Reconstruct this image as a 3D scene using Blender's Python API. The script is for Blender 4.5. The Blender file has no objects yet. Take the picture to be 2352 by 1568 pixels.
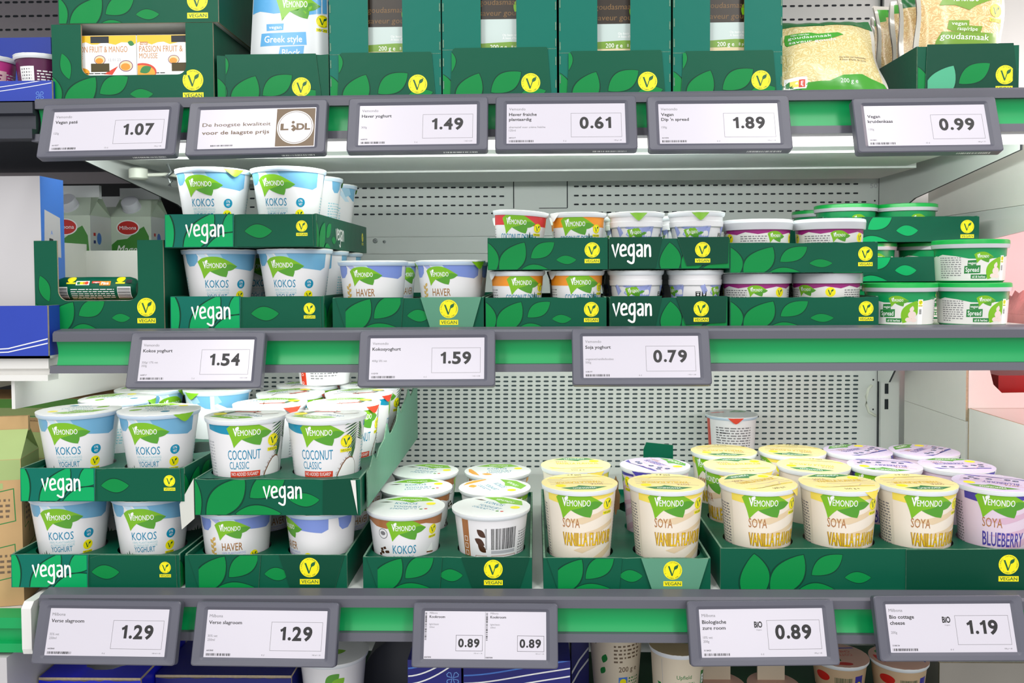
import bpy, bmesh, math, random
from mathutils import Vector, Matrix
PI = math.pi
S = bpy.context.scene
COL = S.collection
# ------------------------------------------------------------------ camera
F_PX, CX, CY = 2000.0, 1176.0, 701.0
CAM = Vector((0.0, 0.0, 1.30))
R3 = (Matrix.Rotation(math.radians(1.5), 3, 'Z') @ Matrix.Rotation(math.radians(90 - 2.0), 3, 'X')
      @ Matrix.Rotation(math.radians(-0.36), 3, 'Z'))
cd = bpy.data.cameras.new('camera')
cam = bpy.data.objects.new('camera', cd); COL.objects.link(cam)
cam.matrix_world = Matrix.Translation(CAM) @ R3.to_4x4()
cd.sensor_width = 36.0; cd.lens = F_PX / 2352 * 36.0
cd.shift_y = -(784 - CY) / 2352
cd.clip_start = 0.05
S.camera = cam
# ------------------------------------------------------------------ light
S.view_settings.view_transform = 'Standard'; S.view_settings.look = 'None'
S.view_settings.gamma = 1.0; S.view_settings.use_curve_mapping = False
S.view_settings.exposure = 0.0
wd = bpy.data.worlds.new('world'); S.world = wd; wd.use_nodes = True
bg = wd.node_tree.nodes['Background']; bg.inputs[0].default_value = (0.97, 0.985, 1.0, 1); bg.inputs[1].default_value = 0.68
def area(name, loc, aim, sx, sy, power, color=(1, 1, 1)):
    l = bpy.data.lights.new(name, 'AREA'); l.shape = 'RECTANGLE'; l.size = sx; l.size_y = sy
    l.energy = power; l.color = color
    o = bpy.data.objects.new(name, l); COL.objects.link(o); o.location = loc
    o.rotation_euler = (Vector(aim) - Vector(loc)).to_track_quat('-Z', 'Y').to_euler()
    return o
# aisle ceiling tubes above and behind the photographer, LED strips under the shelf fronts, pink meat-counter lamp next door
area('ceiling_light', (-0.9, -0.75, 3.0), (-0.5, 1.0, 1.25), 0.35, 2.4, 30, (1, .99, .96))
area('ceiling_light', (1.0, -0.75, 3.0), (0.6, 1.0, 1.25), 0.35, 2.4, 30, (1, .99, .96))
for x in (-2.6, -0.5, 1.9): area('ceiling_light', (x, -6.5, 3.1), (x, -6.5, 0), 0.22, 8.0, 70, (1, .99, .97))     # tubes along the aisle behind
area('shelf_led', (0.01, 0.998, 1.4465), (0.01, 1.45, 1.36), 1.08, 0.018, 1.5, (.95, 1, .97))
area('shelf_led', (0.01, 1.006, 1.184), (0.01, 1.45, 1.10), 1.08, 0.018, 1.75, (.95, 1, .97))
area('meat_lamp', (0.98, 1.03, 1.355), (0.98, 1.40, 1.25), 0.6, 0.03, 2.2, (1, .50, .54))
area('meat_lamp', (0.98, 1.02, 1.205), (0.98, 1.30, 1.05), 0.6, 0.03, 1.2, (1, .46, .50))
area('meat_lamp', (0.98, 0.98, 1.70), (0.80, 1.30, 1.40), 0.5, 0.03, 2.4, (1, .82, .84))
# ------------------------------------------------------------------ picture <-> place
def ray(px, py):
    return R3 @ Vector(((px - CX) / F_PX, -(py - CY) / F_PX, -1.0))
def at(px, py, Y):
    d = ray(px, py); return CAM + d * ((Y - CAM.y) / d.y)
def X_at(px, Y, Z):
    # the X of the point at depth Y and height Z that the photograph shows in column px
    k = (px - CX) / F_PX
    r = [R3.col[0], R3.col[1], R3.col[2]]
    a = r[0] + k * r[2]                     # (p.r0) = -k (p.r2)
    q = Vector((0, Y - CAM.y, Z - CAM.z))
    return CAM.x - a.dot(q) / a.x
# ------------------------------------------------------------------ materials
def lin(c): return tuple(((v / 255) / 12.92 if v / 255 <= .04045 else ((v / 255 + .055) / 1.055) ** 2.4) for v in c)
MATS = {}
def M(name, rgb, rough=.45, metal=0.0, spec=.5, var=.03, scale=30.0, bump=0.0, coat=0.0, trans=0.0, emit=0.0, alpha=1.0, bscale=None):
    m = bpy.data.materials.new(name); m.use_nodes = True
    nt = m.node_tree; b = nt.nodes['Principled BSDF']
    c = lin(rgb)
    b.inputs['Roughness'].default_value = rough; b.inputs['Metallic'].default_value = metal
    b.inputs['Specular IOR Level'].default_value = spec
    b.inputs['Coat Weight'].default_value = coat; b.inputs['Coat Roughness'].default_value = .12
    b.inputs['Transmission Weight'].default_value = trans
    b.inputs['Alpha'].default_value = alpha
    tc = nt.nodes.new('ShaderNodeTexCoord')
    n = nt.nodes.new('ShaderNodeTexNoise'); n.inputs['Scale'].default_value = scale; n.inputs['Detail'].default_value = 3
    nt.links.new(tc.outputs['Object'], n.inputs['Vector'])
    mx = nt.nodes.new('ShaderNodeMix'); mx.data_type = 'RGBA'
    mx.inputs['A'].default_value = tuple(min(1, v * (1 - var)) for v in c) + (1,)
    mx.inputs['B'].default_value = tuple(min(1, v * (1 + var)) for v in c) + (1,)
    nt.links.new(n.outputs['Fac'], mx.inputs['Factor'])
    nt.links.new(mx.outputs['Result'], b.inputs['Base Color'])
    if bump:
        n2 = nt.nodes.new('ShaderNodeTexNoise'); n2.inputs['Scale'].default_value = bscale or scale * 4
        nt.links.new(tc.outputs['Object'], n2.inputs['Vector'])
        bp = nt.nodes.new('ShaderNodeBump'); bp.inputs['Strength'].default_value = bump; bp.inputs['Distance'].default_value = .002
        nt.links.new(n2.outputs['Fac'], bp.inputs['Height']); nt.links.new(bp.outputs['Normal'], b.inputs['Normal'])
    if emit:
        b.inputs['Emission Color'].default_value = c + (1,); b.inputs['Emission Strength'].default_value = emit
    MATS[name] = m; return m
GB = dict(rough=.42, spec=.22, bump=.10, scale=18, bscale=60)
M('card_green', (0, 86, 62), **GB); M('card_deep', (0, 70, 50), **GB); M('card_pale', (92, 148, 122), **GB)
M('card_teal', (0, 108, 92), **GB)
M('leaf_bright', (0, 164, 94), **GB); M('leaf_mid', (0, 134, 64), **GB); M('leaf_line', (0, 62, 44), **GB); M('leaf_pale', (84, 178, 138), **GB)
M('card_edge', (176, 160, 134), rough=.9, var=.25, scale=300); M('card_white', (222, 222, 216), rough=.55, bump=.08); M('card_inner', (205, 206, 198), rough=.8)
M('card_brown', (150, 112, 74), rough=.85, var=.12, scale=60); M('kraft', (196, 160, 112), rough=.8, var=.08, scale=40)
M('fray', (104, 138, 116), rough=.9, var=.6, scale=260)
M('badge_yellow', (250, 236, 0), rough=.4); M('badge_green', (20, 96, 50), rough=.4)
M('ink_white', (246, 246, 244), rough=.4); M('ink_black', (30, 28, 30), rough=.5); M('ink_grey', (120, 118, 122), rough=.5); M('ink_pale', (178, 178, 184), rough=.5)
M('ink_brown', (112, 92, 70), rough=.5)
M('rail_grey', (92, 92, 102), rough=.42, var=.05, scale=12); M('tag_grey', (88, 88, 100), rough=.4, var=.03); M('rail_green', (0, 160, 86), rough=.38, var=.05, scale=6)
M('tag_screen', (206, 201, 211), rough=.22, spec=.6, var=.01)
M('metal_white', (214, 218, 214), rough=.38, var=.02, scale=5); M('metal_warm', (228, 226, 222), rough=.4, var=.02, scale=5)
M('slot_dark', (26, 34, 40), rough=.7); M('slot_slate', (52, 70, 74), rough=.7); M('seam_dark', (50, 54, 58), rough=.7)
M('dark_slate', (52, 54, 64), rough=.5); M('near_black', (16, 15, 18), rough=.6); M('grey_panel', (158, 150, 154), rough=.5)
M('led', (255, 255, 250), emit=1.1)
M('zinc', (170, 176, 176), rough=.35, metal=.8)
PL = dict(rough=.27, spec=.5, var=.015)
M('cup_white', (234, 232, 234), **PL); M('cup_cream', (240, 228, 212), **PL); M('cup_lilac', (226, 206, 222), **PL); M('cup_shade', (228, 218, 200), **PL)
M('rim_white', (232, 236, 240), rough=.3); M('rim_blue', (196, 214, 232), rough=.3)
M('foil_white', (236, 238, 236), rough=.32, spec=.6, bump=.25, scale=20, bscale=35); M('foil_cream', (250, 232, 160), rough=.32, bump=.25, bscale=35); M('foil_lilac', (214, 200, 228), rough=.32, bump=.25, bscale=35)
M('foil_silver', (196, 200, 202), rough=.3, metal=.6)
M('sky_blue', (112, 172, 208), **PL); M('pale_blue', (198, 222, 236), **PL); M('mid_pale', (160, 200, 222), **PL); M('teal_blue', (0, 140, 176), **PL); M('type_blue', (34, 136, 172), **PL); M('soft_blue', (158, 206, 216), **PL)
M('logo_green', (124, 186, 26), **PL); M('logo_dark', (84, 156, 42), **PL); M('logo_deep', (40, 128, 60), **PL); M('palm_green', (70, 124, 62), **PL); M('palm_dark', (30, 78, 56), **PL)
M('haver_blue', (122, 144, 212), **PL); M('haver_lilac', (170, 178, 224), **PL); M('haver_type', (164, 112, 56), **PL); M('oat', (214, 176, 96), **PL)
M('red_strip', (214, 62, 36), **PL); M('choc', (168, 108, 62), **PL); M('choc_dark', (74, 44, 28), **PL); M('coco_brown', (128, 84, 50), **PL); M('mango', (240, 164, 40), **PL); M('orange', (244, 150, 40), **PL); M('cherry', (214, 62, 66), **PL)
M('vanilla_band', (246, 222, 92), **PL); M('vanilla_type', (240, 198, 20), **PL); M('vanilla_line', (166, 118, 34), **PL); M('soya_type', (176, 118, 66), **PL); M('swirl', (228, 204, 168), **PL); M('swirl_pink', (216, 178, 200), **PL)
M('berry', (70, 62, 160), **PL); M('berry_dark', (44, 52, 100), **PL); M('berry_type', (78, 66, 160), **PL); M('lilac_blue', (160, 170, 226), **PL)
M('magenta', (158, 34, 122), **PL); M('beet', (120, 30, 92), **PL)
M('clear_rim', (196, 197, 202), rough=.18, spec=.6, trans=.0); M('lid_green', (20, 176, 76), rough=.3); M('tub_green', (16, 148, 84), **PL); M('tub_label', (228, 226, 222), **PL); M('garlic', (236, 214, 206), **PL)
M('box_blue', (34, 62, 172), rough=.4, var=.06); M('box_navy', (14, 18, 118), rough=.4, var=.06); M('box_bright', (22, 30, 200), rough=.4, var=.06); M('box_royal', (72, 126, 214), rough=.45); M('box_sky', (110, 160, 230), rough=.4)
M('milk_pale', (206, 218, 200), rough=.4, var=.03); M('milk_white', (222, 224, 224), rough=.4); M('milk_green', (62, 140, 44), rough=.4); M('cap_white', (212, 212, 220), rough=.35); M('milk_red', (206, 34, 26), rough=.4)
M('cheese_green', (70, 160, 50), rough=.25, bump=.2, bscale=40); M('cheese_forest', (24, 110, 52), rough=.25, bump=.2, bscale=40); M('patch_olive', (118, 160, 50), rough=.3)
M('film', (214, 210, 200), rough=.12, spec=.7, bump=.5, bscale=40)
M('pack_white', (226, 230, 232), rough=.3, bump=.15, bscale=25); M('pack_sky', (92, 170, 222), rough=.3); M('pack_dark', (40, 28, 12), rough=.3); M('pack_brown', (120, 88, 44), rough=.4); M('pack_cream', (230, 214, 170), rough=.4); M('pack_grey', (196, 212, 208), rough=.25)
M('mousse_yellow', (250, 196, 40), rough=.35); M('mousse_type', (200, 138, 80), rough=.4); M('slot_olive', (70, 58, 10), rough=.5)
M('purple', (104, 40, 110), **PL); M('plum', (90, 30, 72), **PL); M('pink_cup', (196, 64, 140), **PL); M('pink_label', (226, 186, 190), rough=.5)
M('paper_pale', (196, 193, 195), rough=.6, var=.04, scale=10); M('paper_beige', (224, 210, 186), rough=.5); M('bio_pink', (214, 168, 150), rough=.4); M('bio_tan', (206, 176, 142), rough=.4); M('bio_lid', (178, 158, 120), rough=.4)
M('meat_red', (150, 20, 16), rough=.3, var=.25, scale=40); M('meat_pink', (226, 150, 150), rough=.25, var=.15, scale=60, bump=.4)
M('cable_white', (216, 220, 206), rough=.4); M('barcode_white', (240, 240, 240), rough=.4)
M('deck_forest', (14, 66, 34), rough=.5, var=.06); M('wood_grey', (176, 168, 160), rough=.6, var=.08, scale=8)
M('back_white', (216, 221, 217), rough=.42, var=.015, scale=4)

def shred_mat(name, c1, c2, c3):
    m = bpy.data.materials.new(name); m.use_nodes = True; nt = m.node_tree; b = nt.nodes['Principled BSDF']
    tc = nt.nodes.new('ShaderNodeTexCoord'); mp = nt.nodes.new('ShaderNodeMapping'); mp.inputs['Scale'].default_value = (1, 1, 2.6)
    dn = nt.nodes.new('ShaderNodeTexNoise'); dn.inputs['Scale'].default_value = 45
    ad = nt.nodes.new('ShaderNodeMix'); ad.data_type = 'RGBA'; ad.blend_type = 'LINEAR_LIGHT'; ad.inputs['Factor'].default_value = .03
    v = nt.nodes.new('ShaderNodeTexVoronoi'); v.inputs['Scale'].default_value = 210; v.feature = 'F1'
    cr = nt.nodes.new('ShaderNodeValToRGB'); e = cr.color_ramp.elements
    e[0].position = .12; e[0].color = lin(c1) + (1,); e[1].position = .62; e[1].color = lin(c3) + (1,)
    x = cr.color_ramp.elements.new(.38); x.color = lin(c2) + (1,)
    nt.links.new(tc.outputs['Object'], dn.inputs['Vector']); nt.links.new(tc.outputs['Object'], ad.inputs['A']); nt.links.new(dn.outputs['Color'], ad.inputs['B'])
    nt.links.new(ad.outputs['Result'], mp.inputs['Vector']); nt.links.new(mp.outputs['Vector'], v.inputs['Vector'])
    nt.links.new(v.outputs['Distance'], cr.inputs['Fac']); nt.links.new(cr.outputs['Color'], b.inputs['Base Color'])
    bp = nt.nodes.new('ShaderNodeBump'); bp.inputs['Strength'].default_value = .35; bp.inputs['Distance'].default_value = .002; bp.invert = True
    nt.links.new(v.outputs['Distance'], bp.inputs['Height']); nt.links.new(bp.outputs['Normal'], b.inputs['Normal'])
    b.inputs['Roughness'].default_value = .32; b.inputs['Coat Weight'].default_value = .6; b.inputs['Coat Roughness'].default_value = .15
    MATS[name] = m
shred_mat('shreds_pale', (243, 232, 186), (238, 224, 170), (218, 196, 130))
shred_mat('shreds_warm', (250, 228, 174), (245, 216, 158), (222, 182, 118))

# ------------------------------------------------------------------ objects
def tag(o, label, cat, group=None):
    o['label'] = label; o['category'] = cat
    if group: o['group'] = group
    return o
def thing(name, label, cat, loc, rotz=0.0, group=None):
    o = bpy.data.objects.new(name, None); COL.objects.link(o); o.empty_display_size = .02
    o.location = loc; o.rotation_euler = (0, 0, rotz)
    return tag(o, label, cat, group)
def copy_tree(root, loc, rotz, label):
    r = root.copy(); COL.objects.link(r); r.location = loc; r.rotation_euler = (0, 0, rotz); r['label'] = label
    for ch in root.children:
        c = ch.copy(); COL.objects.link(c); c.parent = r
        for g in ch.children:
            d = g.copy(); COL.objects.link(d); d.parent = c
    return r

class MB:
    # collects shapes for ONE mesh object
    def __init__(s): s.bm = bmesh.new(); s.ms = []
    def mi(s, m):
        if m not in s.ms: s.ms.append(m)
        return s.ms.index(m)
    def face(s, pts, m, smooth=False):
        vs = [s.bm.verts.new(p) for p in pts]
        f = s.bm.faces.new(vs); f.material_index = s.mi(m); f.smooth = smooth; return f
    def box(s, a, b, m, faces=None):
        (x0, y0, z0), (x1, y1, z1) = a, b
        v = [s.bm.verts.new(p) for p in ((x0,y0,z0),(x1,y0,z0),(x1,y1,z0),(x0,y1,z0),(x0,y0,z1),(x1,y0,z1),(x1,y1,z1),(x0,y1,z1))]
        for k, q in {'b':(3,2,1,0),'t':(4,5,6,7),'f':(0,1,5,4),'r':(1,2,6,5),'k':(2,3,7,6),'l':(3,0,4,7)}.items():
            fc = s.bm.faces.new([v[i] for i in q]); fc.material_index = s.mi((faces or {}).get(k, m))
    def extrude_x(s, prof, x0, x1, m, mats=None):
        # closed (y,z) outline drawn along X
        n = len(prof)
        a = [s.bm.verts.new((x0, y, z)) for y, z in prof]; b = [s.bm.verts.new((x1, y, z)) for y, z in prof]
        for i in range(n):
            j = (i + 1) % n
            f = s.bm.faces.new((a[i], a[j], b[j], b[i])); f.material_index = s.mi((mats or {}).get(i, m))
        for q in (a[::-1], b):
            f = s.bm.faces.new(q); f.material_index = s.mi(m)
    def plate(s, poly, fn, t, front, edge=None, back=None):
        # flat outline (u,v) -> fn(u,v,d) with thickness t behind d=0
        edge = edge or front; back = back or front
        a = [s.bm.verts.new(fn(u, v, 0)) for u, v in poly]; b = [s.bm.verts.new(fn(u, v, -t)) for u, v in poly]
        n = len(poly)
        f = s.bm.faces.new(a); f.material_index = s.mi(front)
        g = s.bm.faces.new(b[::-1]); g.material_index = s.mi(back)
        if n > 4:
            f.normal_update(); g.normal_update(); bmesh.ops.triangulate(s.bm, faces=[f, g], ngon_method='EAR_CLIP')
        for i in range(n):
            j = (i + 1) % n
            q = s.bm.faces.new((a[i], b[i], b[j], a[j])); q.material_index = s.mi(edge)
    def lathe(s, prof, mats, seg=72, c=(0, 0, 0), cap0=True, cap1=False, smooth=True, sx=1, sy=1):
        rings = []
        for r, z in prof:
            rings.append([s.bm.verts.new((c[0] + sx * r * math.sin(2*PI*k/seg), c[1] - sy * r * math.cos(2*PI*k/seg), c[2] + z)) for k in range(seg)])
        for i in range(len(rings) - 1):
            m = mats if isinstance(mats, str) else mats[i]
            for k in range(seg):
                f = s.bm.faces.new((rings[i][k], rings[i][(k+1) % seg], rings[i+1][(k+1) % seg], rings[i+1][k])); f.material_index = s.mi(m); f.smooth = smooth
        m0 = mats if isinstance(mats, str) else mats[0]; m1 = mats if isinstance(mats, str) else mats[-1]
        if cap0: f = s.bm.faces.new(rings[0][::-1]); f.material_index = s.mi(m0)
        if cap1: f = s.bm.faces.new(rings[-1]); f.material_index = s.mi(m1)
        return rings
    def tube(s, pts, r, m, n=8):
        pts = [Vector(p) for p in pts]; prev = None
        for i, p in enumerate(pts):
            d = (pts[min(i+1, len(pts)-1)] - pts[max(i-1, 0)]).normalized()
            u = d.cross(Vector((0, 0, 1))); u = u.normalized() if u.length > 1e-4 else Vector((1, 0, 0)); w = d.cross(u)
            ring = [s.bm.verts.new(p + (u * math.cos(2*PI*k/n) + w * math.sin(2*PI*k/n)) * r) for k in range(n)]
            if prev:
                for k in range(n):
                    f = s.bm.faces.new((prev[k], prev[(k+1) % n], ring[(k+1) % n], ring[k])); f.material_index = s.mi(m); f.smooth = True
            else: f = s.bm.faces.new(ring[::-1]); f.material_index = s.mi(m)
            prev = ring
        f = s.bm.faces.new(prev); f.material_index = s.mi(m)
    def art(s, baked, fn, smooth=False):
        # printed artwork: baked flat shapes laid on a surface by fn(u, v, layer)
        for m, l, vs, fs in baked:
            i = s.mi(m); bv = [s.bm.verts.new(fn(x, y, l + 1)) for x, y in vs]
            for q in fs:
                try: f = s.bm.faces.new([bv[k] for k in q])
                except ValueError: continue
                f.material_index = i; f.smooth = smooth
    def mesh(s, name, sharp=None):
        me = bpy.data.meshes.new(name); s.bm.to_mesh(me); s.bm.free()
        for m in s.ms: me.materials.append(MATS[m])
        if sharp: me.set_sharp_from_angle(angle=math.radians(sharp))
        return me
    def build(s, name, parent=None, loc=(0, 0, 0), sharp=None):
        o = bpy.data.objects.new(name, s.mesh(name, sharp)); COL.objects.link(o); o.location = loc
        if parent: o.parent = parent
        return o

EPS = .000025      # thickness of one printed layer
# ------------------------------------------------------------------ print: flat artwork kept as lists of (material, layer, points, faces)
TXT = {}
def glyphs(body, bold):
    k = (body, bold)
    if k not in TXT:
        cu = bpy.data.curves.new('type', 'FONT'); cu.body = body; cu.size = 1; cu.offset = bold; cu.resolution_u = 4 if bold > .025 else 2; cu.fill_mode = 'BOTH'
        o = bpy.data.objects.new('type', cu); COL.objects.link(o)
        me = bpy.data.meshes.new_from_object(o.evaluated_get(bpy.context.evaluated_depsgraph_get()))
        vs = [(v.co.x, v.co.y) for v in me.vertices]; fs = [tuple(p.vertices) for p in me.polygons]
        bpy.data.objects.remove(o); bpy.data.curves.remove(cu); bpy.data.meshes.remove(me)
        TXT[k] = (vs, fs)
    return TXT[k]
_h = glyphs('H', 0.0)[0]; CAPH = max(y for x, y in _h) - min(y for x, y in _h)

GID = [0]
def gid(): GID[0] += 1; return GID[0]
class Art:
    # items: (material, layer, points, faces, group); pieces of one group never overlap each other
    def __init__(s): s.it = []
    def put(s, m, l, V, Fc, g=None): s.it.append((m, l, V, Fc, g or gid())); return s
    def poly(s, m, pts, l=0, g=None): return s.put(m, l, [tuple(p) for p in pts], [tuple(range(len(pts)))], g)
    def rect(s, m, x0, y0, x1, y1, l=0, g=None): return s.poly(m, [(x0, y0), (x1, y0), (x1, y1), (x0, y1)], l, g)
    def disc(s, m, x, y, r, l=0, ry=None, n=28, rot=0.0):
        ry = ry or r; c, q = math.cos(rot), math.sin(rot); P = []
        for k in range(n):
            a, b = r * math.cos(2*PI*k/n), ry * math.sin(2*PI*k/n); P.append((x + a*c - b*q, y + a*q + b*c))
        return s.poly(m, P, l)
    def leaf(s, m, x0, y0, x1, y1, w, l=0, n=14, skew=.12):
        # pointed leaf from tip to tip, w = half width relative to length
        dx, dy = x1 - x0, y1 - y0; P = []
        for k in range(n + 1):
            t = k / n; b = w * math.sin(PI * t) ** .85 * (1 + skew * math.cos(PI * t))
            P.append((x0 + dx*t - dy*b, y0 + dy*t + dx*b))
        for k in range(n - 1, 0, -1):
            t = k / n; b = -w * math.sin(PI * t) ** .85 * (1 - skew * math.cos(PI * t))
            P.append((x0 + dx*t - dy*b, y0 + dy*t + dx*b))
        return s.poly(m, P, l)
    def oleaf(s, m, x0, y0, x1, y1, w, l=0, line='leaf_line', g=.022):
        dx, dy = x1 - x0, y1 - y0
        s.leaf(line, x0 - dx*g, y0 - dy*g, x1 + dx*g, y1 + dy*g, w + g * .9, l)
        return s.leaf(m, x0, y0, x1, y1, w, l + 1)
    def stroke(s, m, pts, w, l=0, cap=True):
        # ribbon with mitred corners and round ends
        n = len(pts); closed = n > 2 and pts[0] == pts[-1]; L = []; Rr = []
        def un(a, b):
            dx, dy = b[0] - a[0], b[1] - a[1]; q = math.hypot(dx, dy) or 1e-9; return dx/q, dy/q
        for i, (x, y) in enumerate(pts):
            d1 = un(pts[i-1], pts[i]) if i else (un(pts[-2], pts[-1]) if closed else un(pts[0], pts[1]))
            d2 = un(pts[i], pts[i+1]) if i < n - 1 else (un(pts[0], pts[1]) if closed else d1)
            tx, ty = d1[0] + d2[0], d1[1] + d2[1]; q = math.hypot(tx, ty) or 1e-9; tx, ty = tx/q, ty/q
            k = min(1.5, 1 / max(.2, tx*d1[0] + ty*d1[1])) * w / 2
            L.append((x - ty*k, y + tx*k)); Rr.append((x + ty*k, y - tx*k))
        V = L + Rr; Fc = [(i, n + i, n + i + 1, i + 1) for i in range(n - 1)]
        if cap and not closed:
            for (x, y), d in ((pts[0], un(pts[1], pts[0])), (pts[-1], un(pts[-2], pts[-1]))):
                a0 = math.atan2(d[1], d[0]); k = len(V)
                V = V + [(x + w/2*math.cos(a0 - PI/2 + PI*j/6), y + w/2*math.sin(a0 - PI/2 + PI*j/6)) for j in range(7)]; Fc.append(tuple(range(k, k + 7)))
        return s.put(m, l, V, Fc)
    def frame(s, m, x0, y0, x1, y1, w, l=0):
        return s.stroke(m, [(x0, y0), (x1, y0), (x1, y1), (x0, y1), (x0, y0)], w, l, False)
    def text(s, m, body, x, y, cap, l=0, al='L', w=None, bold=0.0, shear=0.0, rot=0.0, sx=1.0, g=None):
        soft = bold and any(ch in body for ch in 'MWNmw') and bold < .04
        vs, fs = glyphs(body, 0.0 if soft else bold)
        if soft:
            for q in (-bold, bold): s.text(m, body, x + q * cap / CAPH * (sx if w is None else .8) * math.cos(rot), y + q * cap / CAPH * math.sin(rot), cap, l, al, w, 0.0, shear, rot, sx)
            return s
        if not vs: return s
        k = cap / CAPH; x0 = min(v[0] for v in vs); x1 = max(v[0] for v in vs)
        kx = k * sx if w is None else w / (x1 - x0)
        W = (x1 - x0) * kx; off = {'L': 0, 'C': -W / 2, 'R': -W}[al]; c, q = math.cos(rot), math.sin(rot); P = []
        for a, b in vs:
            a = (a - x0) * kx + off + shear * b * k; b = b * k; P.append((x + a*c - b*q, y + a*q + b*c))
        return s.put(m, l, P, fs, g)
    def ring_text(s, m, body, r, cap, a0, a1, l=0, inward=False):
        n = len(body); g = gid()
        for i, ch in enumerate(body):
            if ch == ' ': continue
            a = a0 + (a1 - a0) * i / max(1, n - 1)
            s.text(m, ch, r * math.cos(a), r * math.sin(a), cap, l, 'C', rot=a + (PI/2 if inward else -PI/2), bold=.012, g=g)
        return s
    def barcode(s, m, x, y, w, h, l=0, seed=1, vertical=False):
        r = random.Random(seed); p = 0.0; g = gid()
        while p < w:
            a = r.choice((.012, .02, .03)) * w; b = r.choice((.01, .018, .03)) * w
            if p + a > w: break
            if vertical: s.rect(m, x, y + p, x + h, y + p + a, l, g)
            else: s.rect(m, x + p, y, x + p + a, y + h, l, g)
            p += a + b
        return s
    def para(s, m, x, y, w, lines, pitch, l=0, seed=1, fill=.45):
        # running small print: words as short dashes
        r = random.Random(seed); g = gid()
        for i in range(lines):
            p = 0.0; end = w * (1 if i < lines - 1 else r.uniform(.35, .8))
            while p < end:
                a = r.uniform(.05, .16) * w; a = min(a, end - p)
                s.rect(m, x + p, y - i * pitch, x + p + a, y - i * pitch + pitch * fill, l, g); p += a + pitch * .45
        return s
    def add(s, o, dx=0, dy=0, k=1.0, rot=0.0, dl=0, kx=None):
        kx = k if kx is None else kx; c, q = math.cos(rot), math.sin(rot)
        G = {}
        for m, l, V, Fc, g in o.it:
            if g not in G: G[g] = gid()
            s.it.append((m, l + dl, [(dx + x*kx*c - y*k*q, dy + x*kx*q + y*k*c) for x, y in V], Fc, G[g]))
        return s
    def bake(s, clip=None, step=None):
        keys = []; bm = bmesh.new(); items = []; done = []
        for m, l, V, Fc, g in sorted(s.it, key=lambda q: q[1]):
            if not V: continue
            bb = (min(v[0] for v in V), min(v[1] for v in V), max(v[0] for v in V), max(v[1] for v in V)); lev = 0
            if clip and (bb[2] < clip[0] or bb[0] > clip[2] or bb[3] < clip[1] or bb[1] > clip[3]): continue
            for b2, g2, l2 in done:
                if g2 != g and l2 >= lev and b2[0] < bb[2] and bb[0] < b2[2] and b2[1] < bb[3] and bb[1] < b2[3]: lev = l2 + 1
            done.append((bb, g, lev)); items.append((m, lev, V, Fc))
        for m, l, V, Fc in items:
            if (m, l) not in keys: keys.append((m, l))
            i = keys.index((m, l)); bv = [bm.verts.new((x, y, 0)) for x, y in V]
            for q in Fc:
                try: f = bm.faces.new([bv[k] for k in q]); f.material_index = i
                except ValueError: pass
        big = [f for f in bm.faces if len(f.verts) > 4]
        bm.normal_update()
        if big: bmesh.ops.triangulate(bm, faces=big, ngon_method='EAR_CLIP')
        def cut(co, no, outer):
            bmesh.ops.bisect_plane(bm, geom=bm.verts[:] + bm.edges[:] + bm.faces[:], dist=1e-8, plane_co=co, plane_no=no, clear_outer=outer)
        if clip:
            x0, y0, x1, y1 = clip
            cut((x0, 0, 0), (-1, 0, 0), True); cut((x1, 0, 0), (1, 0, 0), True); cut((0, y0, 0), (0, -1, 0), True); cut((0, y1, 0), (0, 1, 0), True)
        if step and bm.verts:
            a = min(v.co.x for v in bm.verts); b = max(v.co.x for v in bm.verts); x = math.ceil(a / step) * step
            while x < b: cut((x, 0, 0), (1, 0, 0), False); x += step
        out = []
        for i, (m, l) in enumerate(keys):
            idx = {}; V = []; Fc = []
            for f in bm.faces:
                if f.material_index != i: continue
                q = []
                for v in f.verts:
                    if v not in idx: idx[v] = len(V); V.append((v.co.x, v.co.y))
                    q.append(idx[v])
                Fc.append(tuple(q))
            if Fc: out.append((m, l, V, Fc))
        bm.free(); return out

VEGAN = [[(0, 1), (.3, 0), (.62, 1.08)], [(.86, .5), (1.36, .62)], [(1.37, .62), (1.34, .9), (1.1, 1.02), (.88, .8), (.84, .4), (1.0, .06), (1.42, .12)],
         [(2.2, .85), (1.95, 1.0), (1.72, .75), (1.72, .3), (1.95, .08), (2.2, .3)], [(2.22, 1.05), (2.22, -.35), (2.0, -.62), (1.62, -.45)],
         [(2.62, .98), (2.95, 1.0), (3.08, .75), (3.08, 0)], [(3.06, .55), (2.75, .5), (2.58, .28), (2.7, .02), (2.95, .08), (3.06, .3)],
         [(3.42, 0), (3.42, 1.0)], [(3.42, .65), (3.66, .96), (3.9, .82), (3.95, 0)]]
def vegan_word(x, y, h, m='ink_white', l=6, w=.17):
    a = Art()
    for st in VEGAN:
        pt = [(px * .86, py) for px, py in st]
        if len(pt) > 3: pt = spl([pt[0]] + pt[1:], {0, len(pt) - 1}, 5)[:5 * (len(pt) - 1) + 1]
        a.stroke(m, pt, w, 0)
    return Art().add(a, x, y, h, dl=l)
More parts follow.
